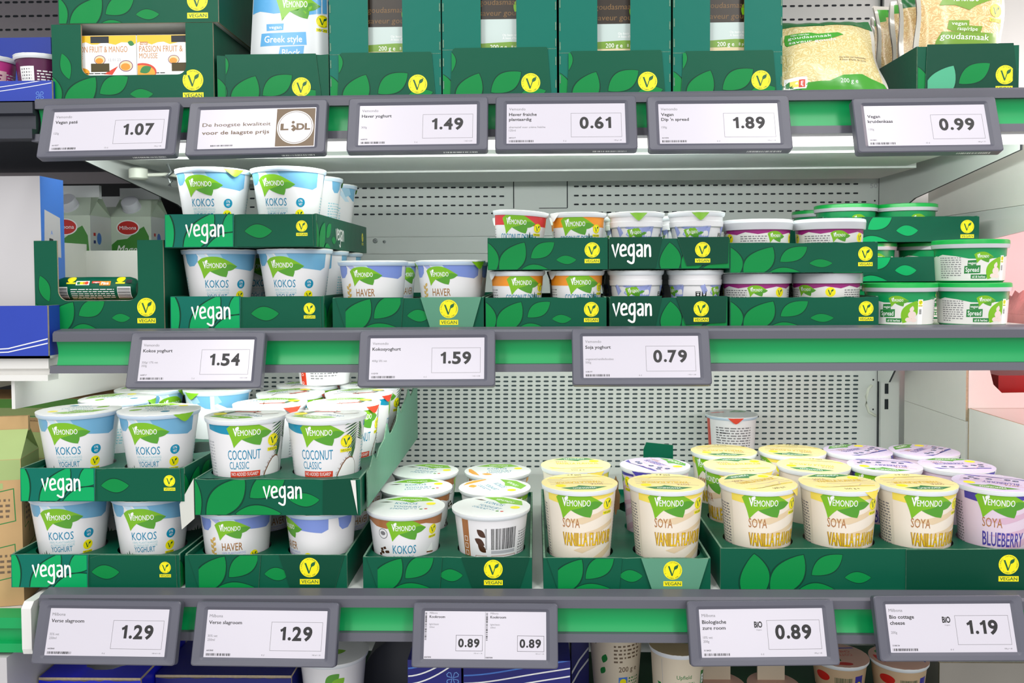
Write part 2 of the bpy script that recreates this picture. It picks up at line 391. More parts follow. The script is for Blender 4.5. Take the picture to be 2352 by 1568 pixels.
def badge(r, label=True, ring=True, l=0):
    a = Art().disc('badge_yellow', 0, 0, 1, 0, n=36)
    g = 'badge_green'
    a.poly(g, [(-.52, .45), (-.34, .47), (-.02, -.42), (-.06, -.62), (-.14, -.60)], 1)
    a.poly(g, [(-.10, -.60), (-.02, -.62), (.16, -.05), (.30, .22), (.24, .26), (.08, .0)], 1)
    a.leaf(g, .14, .06, .56, .58, .26, 1)
    if ring:
        a.ring_text(g, 'V-LABEL INTERNATIONAL', .78, .13, math.radians(205), math.radians(-25), 1)
        a.ring_text(g, 'V-LABEL.COM', .92, .12, math.radians(232), math.radians(308), 1, True)
    if label:
        a.rect('badge_yellow', -1, -1.72, 1, -1.18, 0).text(g, 'VEGAN', 0, -1.62, .34, 1, 'C', w=1.72, bold=.02)
    return Art().add(a, k=r, dl=l)
def spl(pts, corners, n=6):
    # closed outline, smooth between the corner points
    N = len(pts); out = []
    for i in range(N):
        p1, p2 = pts[i], pts[(i+1) % N]
        p0 = p1 if i in corners else pts[i-1]; p3 = p2 if (i+1) % N in corners else pts[(i+2) % N]
        for k in range(n):
            t = k / n; out.append(tuple(.5*(2*p1[j] + (p2[j]-p0[j])*t + (2*p0[j]-5*p1[j]+4*p2[j]-p3[j])*t*t + (3*p1[j]-p0[j]-3*p2[j]+p3[j])*t**3) for j in (0, 1)))
    return out
def logo(w, l=0):
    a = Art()
    a.poly('logo_green', spl([(-.5, .17), (-.36, .27), (-.1, .31), (.14, .26), (.5, .04), (.38, -.05), (.26, -.085), (.25, -.16), (.22, -.25), (.08, -.22), (-.08, -.15), (-.18, -.09), (-.26, -.17), (-.36, -.29), (-.41, -.08)], {0, 4, 6, 8, 11, 13}), 0)
    a.poly('logo_dark', spl([(.06, -.02), (.28, .10), (.5, .04), (.38, -.05), (.26, -.085), (.25, -.16), (.22, -.25), (.08, -.22), (-.08, -.15), (-.18, -.09)], {0, 2, 4, 6, 9}), 1)
    a.text('ink_white', 'V', -.36, .0, .17, 2, 'L', w=.10, bold=.035); a.leaf('ink_white', -.3, .12, -.24, .22, .3, 2)
    a.text('ink_white', 'EMONDO', -.262, .0, .135, 2, 'L', w=.48, bold=.008)
    return Art().add(a, k=w, dl=l)
def leaves(w, h, bright='leaf_bright', l=0, start=0.0):
    # the leaf print of the trays, in units of the panel height
    a = Art()
    a.oleaf(bright, .02, -.35, -.02, .86, .28, 0)
    a.oleaf(bright, .40, -.18, 1.14, .84, .27, 0)
    a.oleaf(bright, 1.34, .36, 2.06, .84, .25, 0)
    a.oleaf(bright, 2.12, .30, 2.74, .30, .21, 0)
    a.oleaf(bright, 1.02, -.02, 1.92, -.02, .20, 0)
    return Art().add(a, start, 0, h, dl=l)
def flat(o, u, v, n, eps=EPS):
    o, u, v, n = Vector(o), Vector(u), Vector(v), Vector(n)
    return lambda x, y, d: o + u * x + v * y + n * (d * eps if isinstance(d, int) and d > 0 else (d if d < 0 else 0))
def front_fn(x0, y, z0):
    # a board facing the aisle; d is a print layer (int >= 1) or a negative depth
    def f(u, v, d):
        return Vector((x0 + u, y - (d + 2) * EPS, z0 + v)) if d > 0 else Vector((x0 + u, y - d, z0 + v))
    return f
# ================================================================== the fridge
D_LOW, D_MID, D_TOP = 0.9605, 1.2385, 1.4975          # shelf heights
Y_LOW, Y_MID, Y_TOP = 0.905, 0.972, 0.955              # front of each rail
XL, XR, YB = -0.553, 0.577, 1.475                      # bay ends and back panel
def slot_row(mb, xa, xb, z, Y, pitch=.0137, ln=.0085, h=.0027, m='slot_dark'):
    x = xa
    while x + ln <= xb:
        P = []
        for k in range(5): a = -PI/2 + PI*k/4; P.append((x + ln - h/2 + h/2*math.cos(a), z + h/2*math.sin(a)))
        for k in range(5): a = PI/2 + PI*k/4; P.append((x + h/2 + h/2*math.cos(a), z + h/2*math.sin(a)))
        mb.face([(p, Y - .0004, q) for p, q in P], m); x += pitch
def structure(o): o['kind'] = 'structure'; return o
w = MB()
w.box((XL - .004, YB, .55), (XR, YB + .02, 2.05), 'back_white')
for y in (13, 44):
    z = at(1900, y, YB).z; slot_row(w, X_at(760, YB, z), X_at(2000, YB, z), z, YB, h=.0032)
for y in (431, 452, 472, 491):
    z = at(1000, y, YB).z
    slot_row(w, X_at(464, YB, z), X_at(1168, YB, z), z, YB); slot_row(w, X_at(1318, YB, z), X_at(1990, YB, z), z, YB)
for y in [865 + 9.9*i for i in range(9)] + [956.9 + 12.65*i for i in range(10)]:
    z = at(1400, y, YB).z; slot_row(w, X_at(460, YB, z), X_at(1978, YB, z), z, YB, m='slot_slate', ln=.0088, h=.0029)
za, zb = at(1240, 385, YB).z, at(1240, 478, YB).z
for px in (1180, 1303):
    x = X_at(px, YB, zb); w.box((x - .0008, YB - .0005, zb), (x + .0008, YB, za), 'slot_dark')
w.box((X_at(1238, YB, zb), YB - .0005, zb - .0006), (X_at(1303, YB, zb), YB, zb + .0006), 'slot_dark')
for y in (541, 580):
    z = at(1000, y, YB).z; w.box((XL, YB - .0025, z - .0015), (XR, YB, z + .0008), 'metal_white')
for i in range(9):
    z = 1.47 - .05 * i; w.lathe([(.0017, 0)], 'slot_dark', 10) if False else w.face([(XR - .0085 + .0016*math.cos(a*PI/5), YB - .0005, z + .0016*math.sin(a*PI/5)) for a in range(10)], 'slot_dark')
w.art(Art().text('ink_pale', '50', 0, 0, .0075, w=.012).bake(), front_fn(XR - .016, YB, at(1990, 432, YB).z))
w.box((XR - .002, YB - .004, .55), (XR, YB, 2.05), 'seam_dark')
w.box((XR, YB - .012, .55), (XR + .03, YB + .02, 2.05), 'metal_white')
for z in (1.125, 1.098, 1.072): w.box((XR + .006, YB - .0125, z), (XR + .012, YB - .0119, z + .017), 'slot_dark')
structure(w.build('wall_back'))
w = MB(); w.box((-1.5, YB, .55), (XL - .004, YB + .02, 1.46), 'near_black'); w.box((-1.5, YB, 1.46), (XL - .004, YB + .02, 2.05), 'grey_panel')
for y in (5, 37, 68):
    z = at(60, y, YB).z; slot_row(w, -1.2, XL - .02, z, YB, h=.0036, ln=.0095)
structure(w.build('wall_left'))
w = MB(); w.box((XR + .03, YB, .55), (1.5, YB + .02, 2.05), 'metal_white')
for y in (470, 500, 530):
    z = at(2100, y, YB).z; slot_row(w, XR + .05, 1.4, z, YB, h=.003)
structure(w.build('wall_right'))
w = MB(); w.box((-2.5, -1.6, -.02), (2.5, 1.6, 0), 'paper_pale'); structure(w.build('floor'))
w = MB(); w.box((-1.5, .93, 1.82), (1.5, YB, 1.845), 'metal_white'); structure(w.build('unseen_canopy_1'))  # canopy added out of view to keep light off the zone above the top shelf

for (px, py, r, lab) in ((862, 553, .0042, 'larger steel screw head on the white back panel'), (883, 555, .0026, 'smaller steel screw head on the white back panel')):
    p = at(px, py, YB); w = MB(); rr = []
    for rad, d in ((r, 0), (r, .0012), (r*.6, .0022), (.0003, .0022)):
        rr.append([w.bm.verts.new((p.x + rad*math.cos(k*PI/8), YB - d, p.z + rad*math.sin(k*PI/8))) for k in range(16)])
    for a, b in zip(rr, rr[1:]):
        for k in range(16): f = w.bm.faces.new((a[k], a[(k+1) % 16], b[(k+1) % 16], b[k])); f.material_index = w.mi('zinc')
    w.face([(p.x - r*.5, YB - .0023, p.z - .0004), (p.x + r*.5, YB - .0023, p.z - .0004), (p.x + r*.5, YB - .0023, p.z + .0004), (p.x - r*.5, YB - .0023, p.z + .0004)], 'slot_dark')
    tag(w.build('screw'), lab, 'screw', 'screws in the back panel')

def shelf(name, label, Yr, d, x0, x1, deck_back, bracket, led):
    root = thing(name, label, 'shelf', ((x0 + x1) / 2, Yr, d)); inv = lambda o: setattr(o, 'matrix_parent_inverse', Matrix.Translation((-(x0 + x1) / 2, -Yr, -d))) or o
    m = MB(); m.box((x0 + .004, Yr + .021, d - .012), (min(x1, XR + .001), deck_back, d - .0003), 'metal_white')
    m.box((x0 + .004, Yr + .021, d - .046), (x1, Yr + .029, d - .012), 'metal_white')
    inv(m.build('shelf_deck', root))
    m = MB()
    m.extrude_x([(Yr + .020, d + .0025), (Yr + .003, d + .0005), (Yr, d - .002), (Yr, d - .011), (Yr + .020, d - .011)], x0 + .002, x1, 'rail_grey')
    m.extrude_x([(Yr + .0005, d - .0385), (Yr - .001, d - .047), (Yr + .020, d - .047), (Yr + .020, d - .0385)], x0 - .002, x1, 'rail_grey')
    m.box((x0 + .003, Yr + .016, d - .0385), (x1, Yr + .0205, d - .011), 'rail_grey')
    inv(m.build('shelf_rail', root))
    m = MB(); g = []
    for k in range(7):
        t = k / 6; g.append((Yr + .006 + .0035 * math.sin(PI * t), d - .0112 - t * .0271))
    m.extrude_x(g + [(Yr + .0155, d - .0383), (Yr + .0155, d - .0112)], x0 + .003, x1, 'rail_green')
    inv(m.build('price_strip', root, sharp=30))
    if bracket:
        for X, poly in bracket:
            m = MB(); m.plate(poly, (lambda X: lambda u, v, t: Vector((X + t, u, v)))(X), .003, 'metal_white', 'seam_dark', 'metal_white'); inv(m.build('shelf_bracket', root))
    if led:
        m = MB(); zl = d - .047
        m.extrude_x([(Yr + .021, zl + .001), (Yr + .023, zl - .007), (Yr + .034, zl - .009), (Yr + .040, zl - .004), (Yr + .040, zl + .001)], x0 + .01, x1 - .01, 'led')
        o = inv(m.build('led_strip', root)); o['label'] = 'glowing white light strip'
        m = MB()
        for (ya, yb, h, xe) in ((.045, .145, .0330, X_at(2148, Yr + .15, d - .05)), (.15, .29, .0355, X_at(2083, Yr + .29, d - .05)), (.295, .43, .038, X_at(2018, Yr + .43, d - .05))):
            m.box((x0 + .02, Yr + ya, d - .012 - h), (min(xe, x1 - .01), Yr + yb, d - .012), 'metal_white')
        inv(m.build('shelf_channel', root))
    return root
bt = [(1.05, D_TOP - .0125), (1.05, 1.4440), (1.335, 1.412), (1.372, 1.402), (1.39, 1.37), (1.470, 1.345), (1.470, D_TOP - .0125)]
bm_ = [(1.30, D_MID - .0125), (1.30, 1.175), (1.385, 1.162), (1.425, 1.122), (1.47, 1.118), (1.47, D_MID - .0125)]
shelf('fridge_shelf', 'white metal fridge shelf with green price strip carrying the tall dark green cartons', Y_TOP, D_TOP, XL, XR + .05, YB - .003, [(XL + .003, bt), (XR, bt)], True)
shelf('fridge_shelf', 'white metal fridge shelf with green price strip carrying the two-tier tubs and three price tags', Y_MID, D_MID, XL + .004, XR + .05, YB - .003, [(XL + .003, bm_), (XR, bm_)], False)
shelf('fridge_shelf', 'white metal fridge shelf with green price strip carrying the tall yellow vanilla cups', Y_LOW, D_LOW, XL + .02, XR + .05, YB - .003, None, False)
# rounded white end bracket of the lowest rail
p0 = at(22, 1372, Y_LOW + .01); p1 = at(22, 1488, Y_LOW + .01)
w = MB()
P = [(Y_LOW - .004, p1.z), (Y_LOW - .006, p1.z + .006), (Y_LOW - .006, p0.z - .006), (Y_LOW, p0.z), (Y_LOW + .2, p0.z), (Y_LOW + .2, p1.z)]
w.extrude_x(P, XL + .006, XL + .0165, 'metal_warm'); tag(w.build('end_bracket'), 'white metal end bracket closing the left end of the bottom price rail', 'bracket')

# fittings under the top shelf, left end
pl = at(330, 368, 1.16)
w = MB(); w.lathe([(.009, -.008), (.012, -.006), (.012, .006), (.008, .008)], 'cable_white', 24, (XL + .027, 1.15, D_TOP - .060), cap1=True)
w.tube([(XL + .03, 1.15, D_TOP - .062), (XL + .06, 1.16, D_TOP - .060), (XL + .09, 1.18, D_TOP - .062), (XL + .16, 1.22, D_TOP - .060), (XL + .25, 1.30, D_TOP - .056)], .0024, 'cable_white')
tag(w.build('lamp_connector', sharp=40), 'white cable plug hanging under the top shelf near its left end', 'connector')
w = MB(); x = XL + .066
w.tube([(x, 1.16, D_TOP - .02), (x - .003, 1.155, D_TOP - .045), (x + .004, 1.155, D_TOP - .058), (x - .004, 1.155, D_TOP - .064), (x + .003, 1.155, D_TOP - .07), (x, 1.156, D_TOP - .076)], .0026, 'zinc')
tag(w.build('wire_hook'), 'small bent steel hook under the top shelf beside the cable plug', 'hook')
w = MB(); pts = [at(px, py, YB - .03) for px, py in ((2003, 884), (1995, 892), (1990, 910), (1990, 930), (1996, 946), (2012, 955))]
w.tube(pts, .0022, 'cable_white'); tag(w.build('cable'), 'thin white cable looping out of the upright post behind the blueberry cups', 'cable')

# ------------------------------------------------------------------ price tags
def price_tag(label, px, py, Y, art, roll=0.0, stick=True):
    Yr, d = {.931: (Y_TOP, D_TOP), .948: (Y_MID, D_MID), .883: (Y_LOW, D_LOW)}[Y]
    p = at(px, py, Y); root = thing('price_tag', label, 'price tag', p, 0, 'electronic price tags on the rails')
    root.rotation_euler = (math.radians(-18), math.radians(-roll), 0)
    W, H, sw, sh = .075, .0315, .0630, .0232
    m = MB(); r = .003
    fr = lambda x, z, y: m.bm.verts.new((x, y, z))
    rings = []
    for hw, hh, y in ((W - .001, H - .001, .012), (W, H, .010), (W, H, .001), (W - .001, H - .001, 0), (sw + .0035, sh + .003, .0004), (sw, sh, .0022)):
        ring = []
        for cx, cz, a0 in ((hw, hh, 0), (-hw, hh, 1), (-hw, -hh, 2), (hw, -hh, 3)):
            for k in range(4):
                a = (a0 + k / 3) * PI / 2; rr = r if hw > sw + .001 else .0004
                ring.append(fr(cx - math.copysign(rr, cx) + rr*math.cos(a), cz - math.copysign(rr, cz) + rr*math.sin(a), y))
        rings.append(ring)
    n = len(rings[0])
    for a, b in zip(rings, rings[1:]):
        for k in range(n): f = m.bm.faces.new((a[k], a[(k+1) % n], b[(k+1) % n], b[k])); f.material_index = m.mi('tag_grey')
    f = m.bm.faces.new(rings[0]); f.material_index = m.mi('tag_grey')
    fr_o = m.build('frame', root)
    ca, sa = math.cos(math.radians(18)), math.sin(math.radians(18)); yb = Yr - .0013 - p.y; Q = []
    for zz, front in ((d - .0387 - p.z, 0), (d - .0465 - p.z, 0), (d - .0465 - p.z, 1), (d - .0387 - p.z, 1)):
        s_ = (zz + .0118 * sa) / ca; yy = (.0118 * ca + s_ * sa) if front else yb
        Q.append((yy * ca - zz * sa, yy * sa + zz * ca))
    m = MB(); m.extrude_x(Q, -.03, .03, 'tag_grey'); m.build('rail_clip', root)
    m = MB(); m.box((-sw, .0022, -sh), (sw, .006, sh), 'tag_screen')
    m.art(art.bake(), lambda x, y, l: Vector((x, .0022 - .00003 * (l + 1), y))); m.build('screen', root)
    if stick:
        m = MB(); b = Art().barcode('barcode_white', .028, 0, .036, .0032, 0, seed=int(px)); m.art(b.bake(), lambda x, y, l: Vector((x, .0035 + y, -H - .00005 * l)))
        m.build('barcode_sticker', fr_o)
    return root
def price_digits(a, txt, x, y, cap, m):
    adv = [.36 if ch == '.' else (.66 if ch == '1' else .86) for ch in txt]; p = x - sum(adv) * cap / 2
    for ch, w in zip(txt, adv):
        if ch == '1':
            q = lambda u, v: (p + cap*u, y + cap*v)
            a.poly(m, [q(.27, 0), q(.50, 0), q(.50, 1), q(.33, 1), q(.22, .88), q(.04, .79), q(.10, .62), q(.27, .69)], 0)
        elif ch == '.': a.disc(m, p + cap*.15, y + cap*.11, cap*.125, 0)
        else: a.text(m, ch, p + cap*w/2 - cap*.05, y, cap*.97, 0, 'C', w=cap*.74, bold=.034)
        p += cap * w
def tag_art(brand, names, subs, price, code, right, days, seed, bio=False):
    a = Art(); x = -.0605
    a.text('ink_grey', brand, x, .0158, .0029, sx=1.05)
    for i, nm in enumerate(names): a.text('ink_black', nm, x, .0092 - .0058*i, .0034, bold=.018, sx=1.10)
    y0 = -.0035 if len(names) == 1 else -.0052
    for i, sb in enumerate(subs): a.text('ink_grey', sb, x, y0 - .0038*i, .0023, sx=.95)
    a.text('ink_black', code, x, -.0172, .0014, bold=.01).barcode('ink_black', x, -.0217, .026, .0024, 0, seed)
    a.text('ink_grey', days, -.003, -.0213, .0017).text('ink_grey', right, .0585, -.0205, .0012, 0, 'R', bold=.01)
    a.frame('ink_grey', .0054, -.0160, .0588, .0118, .00032)
    price_digits(a, price, .0322, -.0058, .0130, 'ink_black')
    if bio:
        a.text('ink_black', 'BiO', -.0035, .0052, .0054, 0, 'C', w=.0082, bold=.035); a.text('ink_grey', 'Organic', -.003, .0022, .0012, 0, 'C')
    return a
T = tag_art
lidl = Art()
for i, t in enumerate(('De hoogste kwaliteit', 'voor de laagste prijs')): lidl.text('ink_brown', t, -.0595, .0030 - .0094*i, .0042, 0, w=.074 if i == 0 else .073, bold=.02)
lidl.barcode('ink_black', -.049, -.0206, .024, .0018, 0, 5).rect('ink_brown', .0205, -.0222, .0622, .0222, 0)
lidl.disc('ink_white', .0413, 0, .0196, 1, n=48).disc('ink_brown', .0413, 0, .0186, 2, n=48).disc('tag_screen', .0413, 0, .0180, 3, n=48)
lidl.text('ink_brown', 'L', .0253, -.0030, .0070, 4, w=.0088, bold=.05).text('ink_brown', 'DL', .0425, -.0030, .0070, 4, w=.0150, bold=.05)
lidl.disc('ink_brown', .0388, .0058, .0017, 4).poly('ink_brown', [(.0362, .0010), (.0388, .0034), (.0414, .0008), (.0430, -.0022), (.0396, -.0052), (.0368, -.0026), (.0392, -.0004)], 4)
double = Art(); double.rect('ink_grey', -.0001, -.0228, .0002, .0228, 0)
for x in (-.0625, .0008):
    double.barcode('ink_black', x, -.005, .027, .0018, 0, 9, True).text('ink_grey', 'Milbona', x + .0045, .0205, .0018).text('ink_black', 'Kookroom', x + .0045, .0165, .0025, bold=.02)
    double.text('ink_grey', 'light/classic', x + .0045, .0096, .0017, sx=.9).text('ink_grey', '250ml', x + .0045, .0068, .0015).frame('ink_black', x + .0325, -.0152, x + .0598, -.0002, .0003)
    price_digits(double, '0.89', x + .0462, -.0114, .0078, 'ink_black'); double.text('ink_grey', '100 ml = .36', x + .0598, -.0180, .0012, 0, 'R').text('ink_black', '0087898', x, -.0222, .0014, bold=.01)
TY, MY, BY = .931, .948, .883
price_tag('price tag reading 1.07 for vegan pate on the top rail', 249, 297, TY, T('Vemondo', ['Vegan pat\u00e9'], ['125g'], '1.07', '6610327', '100 g = .86', '10 d', 1), .7)
price_tag('price tag with round shop emblem and slogan on the top rail', 589, 292, TY, lidl, .8)
price_tag('price tag reading 1.49 for oat yoghurt on the top rail', 959, 284, TY, T('Vemondo', ['Haver yoghurt'], ['300g'], '1.49', '6608759', '1 KG = 3.97', '5 d', 3), .2)
price_tag('price tag reading 0.61 on the top rail', 1300, 281, TY, T('Vemondo', ['Haver fraiche', 'plantaardig'], ['alternatief voor cr\u00e8me fra\u00eeche', '125ml'], '0.61', '6601217', '100 g = .49', '5 d', 4), -.2)
price_tag('price tag reading 1.89 for dip and spread on the top rail', 1652, 281, TY, T('Vemondo', ['Vegan', "Dip 'n spread"], ['150g'], '1.89', '6610302', '100 g = 1.26', '6 d', 6), -.2)
price_tag('price tag reading 0.99 for herb cheese on the top rail', 2130, 285, TY, T('', ['Vegan', 'kruidenkaas'], ['130g'], '0.99', '0410801', '100 g = .77', '10 d', 7), .2)
price_tag('price tag reading 1.54 on the middle rail', 449, 826, MY, T('Vemondo', ['Kokos yoghurt'], ['350g/ 17% vet', '350g'], '1.54', '6608717', '1 KG = 4.40', '5 d', 8), 0, False)
price_tag('price tag reading 1.59 on the middle rail', 980, 822, MY, T('Vemondo', ['Kokosyoghurt'], ['400g/ 8% vet'], '1.59', '0102978', '1 KG = 3.98', '6 d', 9), .2, False)
price_tag('price tag reading 0.79 for soy yoghurt on the middle rail', 1473, 818, MY, T('Vemondo', ['Soja yoghurt'], ['ongezoet/vanille/bosbes', '500g'], '0.79', '0185197', '1 KG = 1.58', '6 d', 10), 0, False)
price_tag('price tag reading 1.29 at the left end of the bottom rail', 244, 1452, BY, T('Milbona', ['Verse slagroom'], ['35% vet', '250ml'], '1.29', '6602868', '100 ml = .52', '4 d', 11), -.5, False)
price_tag('price tag reading 1.29 under the coconut and oat stack', 609, 1456, BY, T('Milbona', ['Verse slagroom'], ['35% vet', '250ml'], '1.29', '6602868', '100 ml = .52', '4 d', 12), -.5, False)
price_tag('price tag split in two halves both reading 0.89', 1114, 1459, BY, double, -.3, False)
price_tag('price tag with BIO mark reading 0.89', 1752, 1453, BY, T('Milbona', ['Biologische', 'zure room'], ['10% vet', '200g'], '0.89', '0118420', '100 g = .45', '6 d', 13, True), .9, False)
price_tag('price tag with BIO mark reading 1.19', 2186, 1442, BY, T('Milbona', ['Bio cottage', 'cheese'], ['200g'], '1.19', '5108134', '100 g = .60', '6 d', 14, True), .6, False)
# ================================================================== cups and tubs
def cup_meshes(name, H, rt, rb, rim, art, body='cup_white', rimmat='rim_white', lidart=None, foil='foil_white', tab=None, tabmat=None, lidprof=None, lidmats=None, band=None, prof=None):
    # returns [(part name, mesh)] for a lathed cup of height H: body with its print, rim, lid
    m = MB()
    zb, zt = .0, H - .005
    prof = prof or [(rb - .003, zb), (rb, zb + .002), (rt, zt)]
    def rad(z):
        for (r0, z0), (r1, z1) in zip(prof, prof[1:]):
            if z0 <= z <= z1: return r0 + (r1 - r0) * (z - z0) / max(1e-9, z1 - z0)
        return prof[-1][0]
    m.lathe(prof, body, 80, cap0=True)
    ref = rad(zt - .4 * H)
    def wrap(x, y, l):
        z = zt + y; r = rad(z) + .00006 + EPS * l; a = x / ref
        return Vector((r * math.sin(a), -r * math.cos(a), z))
    lim = PI * ref * .98
    m.art(art.bake((-lim, -zt + .002, lim, -.0004), .0025), wrap, True)
    parts = [('cup_body', m.mesh(name + '_body', 35))]
    m = MB()
    if lidprof is None:
        m.lathe([(rt - .001, zt - .0008), (rt + .001, zt - .001), (rim, zt + .0012), (rim + .0001, zt + .003), (rim, H - .0012), (rt, H - .001)], rimmat, 80, cap0=False)
        parts.append(('cup_rim', m.mesh(name + '_rim', 35)))
        m = MB(); r = random.Random(sum(map(ord, name)))
        R = rim + .0003; seg = 80
        ws = [sum(r.uniform(-1, 1) * math.cos(k * 2*PI*q/seg + r.uniform(0, 6)) for q in (3,)) * .0003 for k in range(seg)]
        top = [m.bm.verts.new((R * math.sin(2*PI*k/seg), -R * math.cos(2*PI*k/seg), H - .0006 + ws[k])) for k in range(seg)]
        inn = [m.bm.verts.new(((rim - .004) * math.sin(2*PI*k/seg), -(rim - .004) * math.cos(2*PI*k/seg), H + .0003)) for k in range(seg)]
        bot = [m.bm.verts.new((R * math.sin(2*PI*k/seg), -R * math.cos(2*PI*k/seg), H - .0018 + ws[k])) for k in range(seg)]
        mi = m.mi(foil)
        for k in range(seg):
            j = (k + 1) % seg
            for q in ((top[k], top[j], inn[j], inn[k]), (bot[k], bot[j], top[j], top[k])): f = m.bm.faces.new(q); f.material_index = m.mi('foil_white') if q[0] is bot[k] else mi; f.smooth = True
        f = m.bm.faces.new(inn); f.material_index = mi
        if lidart:
            lim = rim - .0045; big = Art().disc('ink_white', 0, 0, lim)
            b = []
            for mm, l, V, Fc in lidart.bake((-lim, -lim, lim, lim)):
                V2 = []
                for x, y in V:
                    d = math.hypot(x, y); k = min(1, lim / d) if d > 0 else 1; V2.append((x * k, y * k))
                b.append((mm, l, V2, Fc))
            m.art(b, lambda x, y, l: Vector((x, y, H + .00034 + EPS * l)))
        if tab is not None:
            a0 = tab; w = .34; drop = .010
            pr = []
            for k in range(7):
                t = k / 6; a = a0 - w + 2*w*t; s = math.sin(PI * t)
                pr.append(((R - .0002) * math.sin(a), -(R - .0002) * math.cos(a), H - .0008, (R + .0004 * s) * math.sin(a0 + (a - a0) * (1 - .35 * s)), -(R + .0004 * s) * math.cos(a0 + (a - a0) * (1 - .35 * s)), H - .0008 - drop * s))
            lidm = m; m = MB()
            A = [m.bm.verts.new(p[:3]) for p in pr]; B = [m.bm.verts.new(p[3:]) for p in pr]
            for k in range(6): 
                try: f = m.bm.faces.new((A[k], A[k+1], B[k+1], B[k])); f.material_index = m.mi(tabmat or foil); f.smooth = True
                except ValueError: pass
            tabmesh = m.mesh(name + '_tab'); m = lidm
        else: tabmesh = None
        parts.append(('foil_lid', m.mesh(name + '_lid', 50), tabmesh))
    else:
        m.lathe(lidprof, lidmats, 80, cap0=False, cap1=True)
        if lidart: m.art(lidart.bake(), lambda x, y, l: Vector((x, y, lidprof[-1][1] + EPS * l)))
        parts.append(('snap_lid', m.mesh(name + '_lid', 30)))
    return parts

DES = {}; FIRST = {}
def put(design, px, Y, z, label, rot=0.0, lid=0.0, dx=0.0, tilt=None, Xw=None):
    H, name, cat, group, parts = DES[design]
    X = X_at(px, Y, z + H) if Xw is None else Xw
    loc = (X + dx, Y, z + .0003)
    face = math.degrees(math.atan2(-X, Y)); rot = rot + face          # towards the aisle camera, then turned by rot
    root = thing(name, label, cat, loc, math.radians(rot), group)
    for pn, me, *more in parts:
        o = bpy.data.objects.new(pn, me); COL.objects.link(o); o.parent = root
        if more and more[0]: q = bpy.data.objects.new('lid_tab', more[0]); COL.objects.link(q); q.parent = o
        if pn == 'foil_lid': o.rotation_euler.z = math.radians(lid - rot)
    if tilt: root.rotation_euler.x, root.rotation_euler.y = math.radians(tilt[0]), math.radians(tilt[1])
    return root
def design(key, H, name, cat, group, **k): DES[key] = (H, name, cat, group, cup_meshes(key, H, **k))

def plant(x, y, h, n=5, seed=1, m='palm_green'):
    a = Art(); r = random.Random(seed)
    for i in range(n):
        t = i / (n - 1) - .5; a.leaf(m if i % 2 else 'palm_dark', t*h*.25, 0, t*h*1.3 + r.uniform(-.05, .05)*h, h * (1 - abs(t)*.7), .07, i % 3)
    return Art().add(a, x, y)
def palm(x, y, s):
    # feathered palm frond seen from its stem
    a = Art()
    for i in range(13):
        t = i / 12; bx, by = .50 - .10*t*t, .80 - 1.15*t; an = math.radians(196 + 52*t); L = .80 - .18*abs(t - .5)
        a.leaf('palm_dark' if i % 2 else 'palm_green', bx, by, bx + L*math.cos(an), by + L*math.sin(an), .045, i % 2)
        if i < 9: a.leaf('palm_green' if i % 2 else 'palm_dark', bx, by, bx + .5*math.cos(an + 1.9), by + .5*math.sin(an + 1.9), .06, i % 2)
    return Art().add(a, x, y, s)
def blue_top(a, c1, c2, c3, y0, span):
    # torn-edge colour band round the top of the cup, with pale pebbles left of the logo
    for base in (-1, 0, 1):
        X = base * span
        a.poly(c1, [(X - .006, .002), (X + .040, .002), (X + .040, y0 + .002), (X + .033, y0 - .0015), (X + .020, y0), (X + .004, y0 + .002), (X - .010, y0 + .010)], 0)
        a.poly(c2, [(X - .034, .002), (X - .026, .002), (X - .010, y0 + .006), (X - .004, y0), (X - .012, y0)], 1)
        a.poly(c3, [(X - .022, .002), (X - .008, .002), (X - .002, y0 + .01), (X - .012, y0 + .006)], 2)
        a.poly(c1, [(X - .050, .002), (X - .0335, .002), (X - .0300, -.004), (X - .0310, -.010), (X - .036, -.015), (X - .044, -.0155), (X - .048, -.011)], 0)
    return a

def kokos_art():
    a = blue_top(Art(), 'sky_blue', 'pale_blue', 'mid_pale', -.0195, .105)
    a.add(logo(.043), -.0095, -.0175, dl=4)
    a.text('type_blue', 'KOKOS', -.024, -.0405, .0088, 4, w=.0265, bold=.006)
    a.text('soft_blue', '100% PLANTAARDIG', -.0235, -.0447, .0026, 4, w=.0270).text('soft_blue', 'ALTERNATIEF VOOR', -.0230, -.0482, .0026, 4, w=.0265)
    a.text('type_blue', 'YOGHURT', -.0225, -.0545, .0060, 4, w=.0235, bold=.006)
    a.disc('teal_blue', .0185, -.0365, .0054, 4).text('ink_white', '17%', .0185, -.0358, .0026, 5, 'C', w=.0046, bold=.01).text('ink_white', 'VET', .0185, -.0398, .0026, 5, 'C', w=.0046, bold=.01)
    a.add(badge(.0056, True, False), .0180, -.0500, dl=4)
    a.add(plant(-.030, -.066, .013, 5, 3), dl=4)
    a.para('soft_blue', .052, -.030, .034, 7, .0034, 3, 7); a.para('soft_blue', -.088, -.030, .034, 7, .0034, 3, 8)
    return a
def lid_print(c_leaf='logo_green', word='KOKOS', c='soft_blue', extra=None, words2='YOGHURT'):
    a = Art().poly(c_leaf, [(-.030, .022), (-.012, .036), (.016, .036), (.028, .022), (.010, .018), (.004, .012), (-.010, .019)], 0)
    a.text('ink_white', 'VEMONDO', 0, .022, .0055, 1, 'C', w=.026, bold=.01).text(c, word, -.014, .004, .0075, 1, w=.026, bold=.006).text(c, words2, -.013, -.009, .0065, 1, w=.032, bold=.006)
    a.disc('badge_yellow', .027, .010, .0055, 1).para(c, -.014, -.014, .03, 2, .003, 1)
    return a.add(extra) if extra else a
